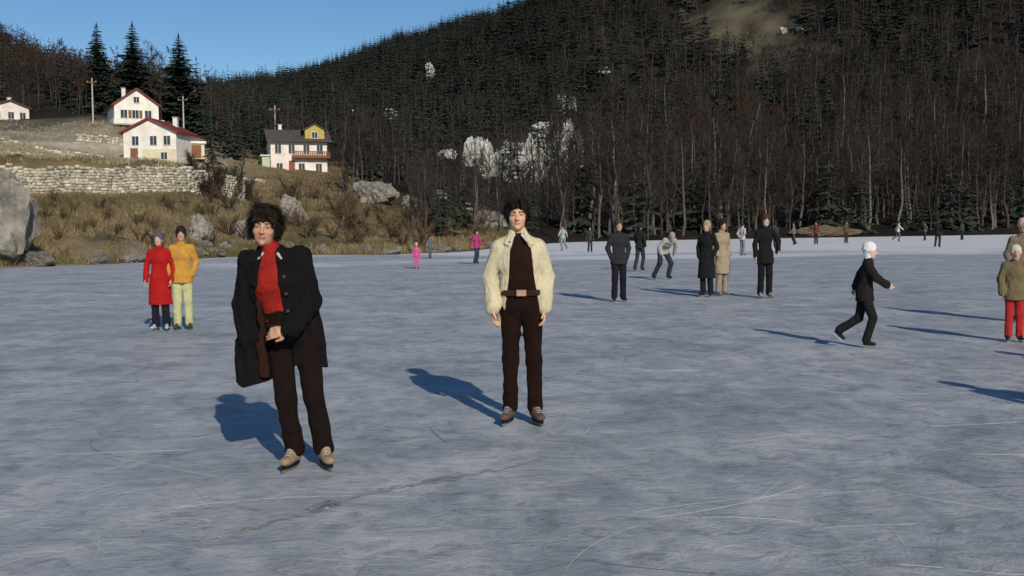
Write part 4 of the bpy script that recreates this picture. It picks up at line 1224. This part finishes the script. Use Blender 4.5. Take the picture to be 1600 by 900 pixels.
        for (x, z, r) in hr.get('locks', []): f.cap(P(x, -.085, z+.05), P(x*1.12, -.103, z), r*1.3, r*.5, .012)
        f.wrinkle(.006 if fine else .003, (48, 48, 22), 4)
        me, HV = f.mesh('hair', hair_mat(tuple(spec.get('hair', (.03, .02, .015)))))
        ho = link('hair', me, None, e)
        if fine:                                                     # loose strands that break the outline
            q_ = np.random.RandomState(3); V3 = []; F3 = []
            L = (HV-J['head'])@Rm
            pick = np.nonzero((L[:, 2] > -.05) & (np.linalg.norm(L[:, :2], axis=1) > .03) & ~((L[:, 1] < -.03) & (np.abs(L[:, 0]) < .075) & (L[:, 2] < hr.get('fringe', .055)+.055)))[0]
            for i in q_.choice(pick, hr.get('strands', 500)):
                l = L[i]; n_ = l/np.linalg.norm(l); dn = np.array([0, 0, -1.0])+.25*q_.normal(size=3); dn = dn-n_*(dn@n_); dn /= np.linalg.norm(dn)
                a = l; fl_ = hr.get('fluff', 1.0); b1 = a+dn*.03+n_*.014*q_.rand()*fl_; c1 = b1+dn*.035-n_*.006+n_*.026*q_.rand()*fl_+.006*fl_*q_.normal(size=3); sd_ = np.cross(dn, n_)*.0016
                k = len(V3); V3 += [J['head']+Rm@p_ for p_ in (a-sd_, a+sd_, b1-sd_, b1+sd_, c1)]; F3 += [(k, k+1, k+3), (k, k+3, k+2), (k+2, k+3, k+4)]
            link('strands', mesh_np('strands', np.array(V3), np.array(F3)), hair_mat(tuple(spec.get('hair', (.03, .02, .015)))), ho)
    return tag(e, lab, cat, group), dict(P=P, Rm=Rm, fine=fine, lo=lo, hi=hi, h=h)
def shell(e, name, mat, fn, lo, hi, h):
    f = Field(lo, hi, h); fn(f); return link(name, f.mesh(name, mat)[0], None, e)

# ------------------------------------------------------------------ the man in the black coat
g0 = on_ice(486, 733); k_ = g0[1]/F_PX
def A_(px, py, y=0.0): return at_depth(px, py, g0[1]+y)-g0
J = std_pose()
J.update(pelvis=A_(457, 522, .02), waist=A_(447, 486, .0), chest=A_(434, 440, -.04), neck=A_(423, 399, -.06), head=A_(414, 354, -.10),
         shL=A_(391, 408, -.06), elL=A_(381, 474, -.02), wrL=A_(388, 530, -.05), shR=A_(467, 402, -.03), elR=A_(487, 468, .0), wrR=A_(452, 515, -.20),
         hipL=A_(437, 527, .02), knL=A_(447, 623, -.05), anL=A_(460, 702, .03), hipR=A_(477, 525, .03), knR=A_(491, 622, -.02), anR=A_(506, 697, .06),
         ftL=np.array((-.22, -1, 0)), ftR=np.array((.45, -1, 0)), hd=np.array((.06, .07, .10)))
J['anL'][2] = .135; J['anR'][2] = .135
J['hdR'] = np.array((-.95, -.25, -.15)); J['pnR'] = (0.1, .9, -.3)
cutA = (np.array([.55, .80, .95, 1.15, 1.30, 1.42]), np.array([A_(x, 0)[0] for x in (436, 428, 419, 414, 415, 418)]), np.array([.05, .085, .09, .09, .075, .045]),
        np.array([.00, -.035, -.05, -.075, -.09, -.10]), .50, 1.50)
def coatA(f):
    w = (1, 0, 0)
    # hanging panels: the one on his right swings out wide, the one on his left is pushed back by the elbow
    f.cap(A_(392, 440, -.0), A_(394, 650, -.04), .066, .125, .025, wd=w, fl=.8)
    f.cap(A_(404, 520, .04), A_(402, 650, .03), .10, .135, .05, wd=w, fl=.65)
    f.cap(A_(464, 450, .03), A_(478, 630, .04), .093, .13, .025, wd=w, fl=.8)
    f.cap(A_(484, 490, .04), A_(504, 620, .05), .05, .085, .025, wd=w, fl=.75)
    f.cap(A_(454, 500, .09), A_(452, 555, .11), .155, .17, .05, wd=w, fl=.5)
def lapelA(f):
    for s, x0, x1 in ((-1, 404, 396), (1, 434, 446)):
        f.cap(A_(x0, 394, -.12), A_(x1, 446, -.15), .016, .026, .012, wd=(1, 0, .2), fl=.4)
        f.cap(A_(x0+s*3, 398, -.10), A_(x0+s*7, 410, -.14), .018, .026, .012, wd=(1, 0, 0), fl=.4)
hemA = lambda x: np.interp(x, [A_(355, 0)[0], A_(372, 0)[0], A_(410, 0)[0], A_(440, 0)[0], A_(470, 0)[0], A_(515, 0)[0]], [.60, .565, .60, .70, .69, .66])
spec = dict(trousers=dict(col=(.014, .008, .0065), hem=.018, th=.003), sweater=dict(col=(.33, .022, .016), neck=.34),
            jacket=dict(name='coat', col=(.0085, .0075, .0085), th=.028, extra=coatA, post=lapelA, cut=cutA, hem=hemA, wr=.012, wf=(13, 13, 4), cuff=.010),
            boots=dict(col=(.34, .25, .17), shaft=.06), hair=(.022, .014, .010), hairstyle=dict(g=.018, fringe=.050, side=.022, back=.02, strands=2400, locks=[(-.05, .042, .015), (-.026, .048, .014), (.004, .044, .015), (.032, .052, .014), (.056, .038, .014)]),
            skin=(.48, .27, .175), hands='R')
eA, iA = build_person('person', 'person in long open black coat over red sweater, dark trousers, leaning on skates', 'person', None, g0, 0, 1.0, J, spec, .0058)
# collar points of a pale shirt, belt, dark red coat lining
for x0, x1, n_ in ((407, 400, 'left'), (429, 437, 'right')):
    shell(eA, 'shirt_collar', cloth((.62, .60, .56), name='shirt'), lambda f: f.cap(A_(x0+4, 395, -.125), A_(x1+3, 405, -.148), .013, .009, 0, wd=(1, 0, .5), fl=.4), A_(x0, 430, -.3)-.08, A_(x1, 370, -.05)+.12, .005)
shell(eA, 'coat_lining', cloth((.038, .013, .009), name='lining'), lambda f: (f.cap(A_(404, 470, -.115), A_(412, 588, -.105), .018, .036, .0, wd=(1, 0, 0), fl=.5), f.below(.625), f.wrinkle(.006, (14, 14, 6), 9)), A_(370, 620, -.35), A_(450, 430, .05), .007)
shell(eA, 'belt', cloth((.03, .018, .012), .5, name='leather'), lambda f: (f.cap(A_(454, 512, .01), A_(452, 506, .01), .160, .158, .0, wd=J['hipR']-J['hipL'], fl=.80), f.below(float(A_(0, 516)[2])), f.cut(np.array([0, 3]), np.array([0, 0]), np.array([5, 5]), np.array([5, 5]), float(A_(0, 508)[2]), 3)), A_(395, 560, -.25), A_(505, 470, .25), .006)

# ------------------------------------------------------------------ the man in the cream jacket
g0B = on_ice(815, 662); kB = g0B[1]/F_PX
def B_(px, py, y=0.0): return at_depth(px, py, g0B[1]+y)-g0B
J = std_pose()
J.update(pelvis=B_(815, 478, .0), waist=B_(813, 446, .005), chest=B_(811, 406, -.0), neck=B_(809, 371, .01), head=B_(808, 336, -.02),
         shL=B_(780, 388, .01), elL=B_(767, 434, .04), wrL=B_(770, 481, -.03), shR=B_(839, 387, .01), elR=B_(853, 432, .04), wrR=B_(850, 480, -.04),
         hipL=B_(799, 483, 0), knL=B_(798, 562, -.03), anL=B_(797, 634, .02), hipR=B_(832, 483, 0), knR=B_(834, 562, -.02), anR=B_(836, 634, .0),
         ftL=np.array((-.35, -1, 0)), ftR=np.array((.30, -1, 0)), hd=np.array((.0, .03, -.02)))
J['anL'][2] = .135; J['anR'][2] = .135
J['hdL'] = np.array((.05, -.12, -1)); J['hdR'] = np.array((0, -.15, -1))
zB = [B_(0, y)[2] for y in (520, 480, 440, 400, 375, 362)]
cutB = (np.array(zB), np.array([B_(x, 0)[0] for x in (812, 812, 811, 810, 810, 809)]), np.array([.15, .13, .10, .085, .055, .02]), np.array([.05, .0, -.03, -.03, -.04, -.05]), .6, B_(0, 362)[2])
def jackB(f):
    f.cap(B_(794, 455, .02), B_(790, 570, .02), .07, .085, .015, wd=(1, 0, 0), fl=.85); f.cap(B_(832, 455, .02), B_(835, 560, .02), .07, .085, .015, wd=(1, 0, 0), fl=.85)
    f.cap(B_(813, 450, .05), B_(813, 560, .07), .155, .17, .05, wd=(1, 0, 0), fl=.5)
def lapB(f):
    for x0, x1 in ((799, 792), (820, 830)):
        f.cap(B_(x0, 365, -.055), B_(x1, 381, -.085), .016, .024, .03, wd=(1, 0, .2), fl=.5)
hemB = lambda x: np.interp(x, [B_(755, 0)[0], B_(800, 0)[0], B_(835, 0)[0], B_(865, 0)[0]], [.775, .80, .87, .88])
spec = dict(trousers=dict(col=(.017, .0075, .0055), hem=.012, th=.002), sweater=dict(col=(.022, .009, .007), neck=.02),
            jacket=dict(col=(.70, .63, .43), th=.026, slim=.88, extra=jackB, post=lapB, cut=cutB, hem=hemB, wr=.006, wf=(10, 10, 6), cuff=.004),
            boots=dict(col=(.13, .09, .07), shaft=.06), hair=(.014, .010, .008), hairstyle=dict(g=.012, fringe=.070, strands=700, fluff=.3, sidey=.046, sidez=.034, locks=[(-.03, .068, .013), (.0, .074, .013), (.035, .064, .013)]), skin=(.60, .37, .235))
eB, iB = build_person('person', 'person in open cream jacket over dark brown jumper and trousers, standing on skates', 'person', None, g0B, 0, 1.0, J, spec, .0058)
for x0, x1 in ((804, 797), (815, 824)):
    shell(eB, 'shirt_collar', cloth((.72, .71, .66), name='shirt'), lambda f: (f.cap(B_(x0, 366, -.075), B_(x1, 377, -.120), .014, .012, .0, wd=(1, 0, .4), fl=.35),), B_(x0, 420, -.3)-.08, B_(x1, 340, .05)+.12, .005)
def beltB(f):
    f.cap(B_(814, 468, .0), B_(814, 458, .0), .172, .168, .0, wd=(1, 0, 0), fl=.80); f.below(float(B_(0, 468)[2])); f.cut(np.array([0, 3]), np.array([0, 0]), np.array([5, 5]), np.array([5, 5]), float(B_(0, 459)[2]), 3)
bt = shell(eB, 'belt', cloth((.045, .02, .012), .5, name='leather'), beltB, B_(760, 520, -.25), B_(870, 420, .25), .006)
zb = float(B_(0, 463)[2])
MB().box(B_(803, 0)[0], B_(818, 0)[0], -.155, -.138, zb-.024, zb+.024).build('buckle', plain('brass_buckle', (.42, .26, .18), .4, .2, 30, .1, .002, metal=.6), bt)

mbut = plain('horn_button', (.05, .035, .025), .4, .3, 40, .1, .002)
for i in range(3):
    c_ = A_(444+i*3, 432+i*27, -.165+.012*i); n_ = 10
    V_ = [c_+np.array([.011*math.cos(6.283*q/n_), o, .011*math.sin(6.283*q/n_)]) for o in (-.004, .03) for q in range(n_)]
    MB().add(V_, [tuple(range(n_)), tuple(range(2*n_-1, n_-1, -1))]+[(q, q+n_, (q+1) % n_+n_, (q+1) % n_) for q in range(n_)]).build('button', mbut, eA)

# ------------------------------------------------------------------ everybody else
def person(px, py, lab, hgt, jacket, trousers, cat='person', rz=0.0, h=.011, pose=None, hat=None, coat=0.0, hair=(.03, .02, .015), boots=(.02, .02, .02), skirt=False, th=.018, hs=1.0, skin=(.48, .30, .21), group=None, hem=.012, loc=None, long_hair=0.0, blade=True):
    J = std_pose()
    if pose: pose(J)
    g = on_ice(px, py) if loc is None else np.array(loc, float)
    sc = hgt/1.80
    jk = dict(col=jacket, th=th, wr=.007, cuff=.004)
    hp = (J['hipL']+J['hipR'])/2
    jk['skirt'] = [(J['pelvis'], J['pelvis']+(0, .0, -.06-coat), .190+th*.4, .198+th*.4+coat*.10, .80)]
    z_h = J['pelvis'][2]-.10-coat
    jk['hem'] = z_h
    spec = dict(trousers=dict(col=trousers, hem=hem, th=.018, name='tights' if skirt else 'trousers'), jacket=jk, boots=dict(col=boots, blade=blade), hair=hair, head=hs*1.07, skin=skin, flat=False, hands='' if pose is p_pockets else 'LR',
                hairstyle=dict(g=.014, side=long_hair*.3, back=long_hair))
    if coat > .25: jk['name'] = 'coat'
    if hat: spec['hat'] = hat
    e_, i_ = build_person('person', lab, cat, group, g, rz, sc, J, spec, h)
    e_.scale = (sc*.88, sc*.88, sc)
    return e_, i_
def set_(J, **k):
    for a, b in k.items(): J[a] = np.array(b, float)
def p_gloves(J): set_(J, elL=(-.27, .03, 1.17), wrL=(-.26, -.09, .93), elR=(.27, .03, 1.17), wrR=(.26, -.09, .93))
def p_pockets(J): set_(J, elL=(-.265, .06, 1.16), wrL=(-.195, -.06, .96), elR=(.265, .06, 1.16), wrR=(.195, -.06, .96))
def p_back(J): set_(J, elL=(-.29, .12, 1.18), wrL=(-.10, .17, 1.02), elR=(.29, .12, 1.18), wrR=(.10, .17, 1.02))
def p_skate(J):    # mid-stride towards +x when rz = 90 degrees: leaning, one leg trailing
    set_(J, chest=(0, -.04, 1.29), waist=(0, -.02, 1.09), neck=(0, -.06, 1.46), head=(0, -.09, 1.64), shL=(-.18, -.05, 1.41), shR=(.18, -.05, 1.41),
         elL=(-.24, -.20, 1.20), wrL=(-.22, -.40, 1.08), elR=(.25, .10, 1.22), wrR=(.27, .18, 1.02),
         hipL=(-.09, 0, .90), knL=(-.09, -.16, .52), anL=(-.07, -.04, .135), hipR=(.09, .02, .90), knR=(.09, .10, .50), anR=(.10, .46, .28), ftR=(.1, -.75, -.6), hd=(0, .15, 0))
def p_bent(J):     # bent far forward at the hips, legs wide in a stride
    set_(J, pelvis=(0, .05, .84), waist=(0, -.10, .98), chest=(0, -.28, 1.08), neck=(0, -.43, 1.17), head=(0, -.56, 1.24), shL=(-.18, -.40, 1.15), shR=(.18, -.40, 1.15),
         elL=(-.32, -.30, .95), wrL=(-.30, -.42, .74), elR=(.32, -.25, .98), wrR=(.34, -.10, .80),
         hipL=(-.09, .05, .82), knL=(-.20, -.12, .50), anL=(-.30, .12, .135), hipR=(.09, .05, .82), knR=(.20, -.14, .48), anR=(.16, -.02, .135), hd=(0, .7, 0))
def p_stride(J): set_(J, knL=(-.11, -.10, .52), anL=(-.13, .06, .135), knR=(.11, .04, .52), anR=(.13, .20, .14), elL=(-.26, .1, 1.18), wrL=(-.27, .02, .95), elR=(.26, -.05, 1.17), wrR=(.25, -.22, .98))

DK = (.016, .017, .022)
person(252, 517, 'person in knee length red coat and dark boots beside the yellow jacket', 1.56, (.42, .016, .014), (.018, .018, .03), pose=p_gloves, coat=.36, hat=dict(col=(.10, .10, .14)), boots=(.5, .5, .5), skirt=True, rz=.05, h=.009, skin=(.55, .36, .28))
person(287, 516, 'person in ochre yellow jacket and pale yellow trousers beside the red coat', 1.64, (.58, .30, .055), (.60, .60, .32), pose=p_pockets, coat=.02, hair=(.02, .016, .012), boots=(.06, .065, .05), rz=.25, h=.009)
person(967, 472, 'person in dark grey jacket and black trousers standing with feet apart', 1.72, (.028, .030, .036), (.015, .013, .02), pose=p_pockets, coat=.02, rz=.15, hair=(.06, .04, .03), h=.010)
person(1000, 424, 'person in black jacket behind the dark grey jacket, farther out on the ice', 1.66, (.02, .022, .024), (.03, .035, .045), pose=p_stride, rz=math.pi*.8, h=.016)
person(1037, 437, 'person in pale grey jumper bent far forward, striding in dark trousers', 1.78, (.38, .38, .35), (.035, .038, .045), pose=p_bent, rz=.35, hair=(.25, .24, .22), h=.012, th=.03)
person(1104, 464, 'person in long black coat standing close beside the beige coat', 1.68, (.014, .015, .016), (.016, .018, .022), pose=p_pockets, coat=.40, rz=-.6, hair=(.30, .24, .16), h=.010)
person(1128, 462, 'person in pale beige coat and light trousers beside the long black coat', 1.70, (.36, .30, .21), (.34, .27, .23), pose=p_pockets, coat=.32, rz=.5, hair=(.02, .01, .01), h=.010, boots=(.30, .26, .22))
person(1195, 466, 'person all in black with elbow out, standing alone right of the couple in coats', 1.80, (.013, .013, .014), (.013, .013, .013), pose=lambda J: set_(J, elR=(.36, .06, 1.22), wrR=(.30, -.08, 1.02)), coat=.10, rz=.15, hair=(.05, .03, .02), h=.010, skin=(.58, .42, .34), boots=(.30, .28, .24))
person(1350, 543, 'child in black jacket and white knitted hood, skating with one leg kicked back', 1.36, (.022, .020, .018), (.018, .018, .020), cat='child', pose=p_skate, rz=R(70), hat=dict(col=(.80, .82, .82), hood=True), h=.009, hs=1.12, skin=(.60, .45, .36), coat=.05, th=.034)
person(1584, 534, 'child in olive brown anorak and red trousers, pale hood up', 1.28, (.19, .155, .085), (.50, .035, .035), cat='child', pose=p_gloves, rz=-.3, hat=dict(col=(.66, .60, .46)), h=.009, hs=1.18, coat=.06, th=.045)
person(1595, 503, 'person with peach coloured hat and brown jacket right behind the child in red trousers', 1.66, (.22, .17, .12), (.10, .08, .07), pose=p_pockets, rz=-.2, hat=dict(col=(.55, .38, .30)), h=.011)
person(651, 420, 'small child in bright pink snowsuit with pale hat near the left shore', .98, (.62, .10, .27), (.62, .10, .27), cat='child', pose=p_gloves, hat=dict(col=(.5, .46, .42)), h=.016, hs=1.3)
person(745, 413, 'child in magenta jacket and dark blue trousers left of the cream jacket', 1.45, (.36, .045, .14), (.035, .05, .09), cat='child', pose=p_stride, rz=.6, h=.016, hs=1.12)
far = [(922, 395, 'distant skater in dark clothes left of the dark grey jacket', 1.5, (.04, .042, .05), (.03, .03, .04)),
       (672, 404, 'distant child in grey blue clothes behind the pink snowsuit', 1.15, (.10, .13, .17), (.08, .10, .14)),
       (1160, 400, 'distant skater in pale grey jacket between the beige coat and the person all in black', 1.68, (.42, .42, .43), (.20, .21, .24)),
       (1212, 399, 'distant skater in dark blue clothes right behind the person all in black', 1.7, (.03, .035, .06), (.03, .03, .04)),
       (1240, 383, 'tiny far skater in grey near the wooded shore, left of the red jacket', 1.7, (.14, .14, .15), (.05, .05, .06)),
       (1275, 382, 'tiny far skater in dull red jacket near the wooded shore', 1.7, (.16, .04, .035), (.03, .03, .03)),
       (1322, 380, 'tiny far skater in brown near the wooded shore behind the white knitted hood', 1.72, (.09, .06, .04), (.03, .03, .03)),
       (1403, 378, 'tiny far skater in cream top near the wooded shore', 1.7, (.55, .52, .45), (.10, .10, .12)),
       (1465, 387, 'far skater in black, tall dark figure on the snowy far ice', 1.78, (.018, .018, .02), (.018, .018, .02)),
       (1503, 375, 'tiny far skater in dark green near the wooded shore', 1.7, (.03, .05, .035), (.02, .02, .02)),
       (1445, 376, 'tiny far skater in grey brown near the wooded shore beside the black figure', 1.6, (.12, .10, .09), (.04, .04, .04)),
       (880, 392, 'distant skater in pale clothes right of the cream jacket', 1.6, (.34, .36, .38), (.20, .22, .24))]
for i, (px, py, lab, hh_, a, b) in enumerate(far):
    person(px, py, lab, hh_, a, b, pose=[p_stride, p_gloves, p_back, p_skate][i % 4], rz=i*1.1, h=.024)
# two skaters beside the photographer whose shadows fall into the picture
tip = on_ice(1470, 596); b0 = tip+np.array([1.15, -3.17, 0])
person(0, 0, 'person in navy jacket and grey trousers standing to the right, casting a long shadow', 1.78, (.03, .04, .09), (.12, .12, .13), pose=p_gloves, loc=b0, h=.016)
tip = on_ice(1558, 549); b0 = tip+np.array([1.12, -3.10, 0])
person(0, 0, 'person in green jacket and brown trousers to the right behind the navy jacket', 1.74, (.05, .12, .06), (.08, .055, .04), pose=p_pockets, loc=b0, h=.016)
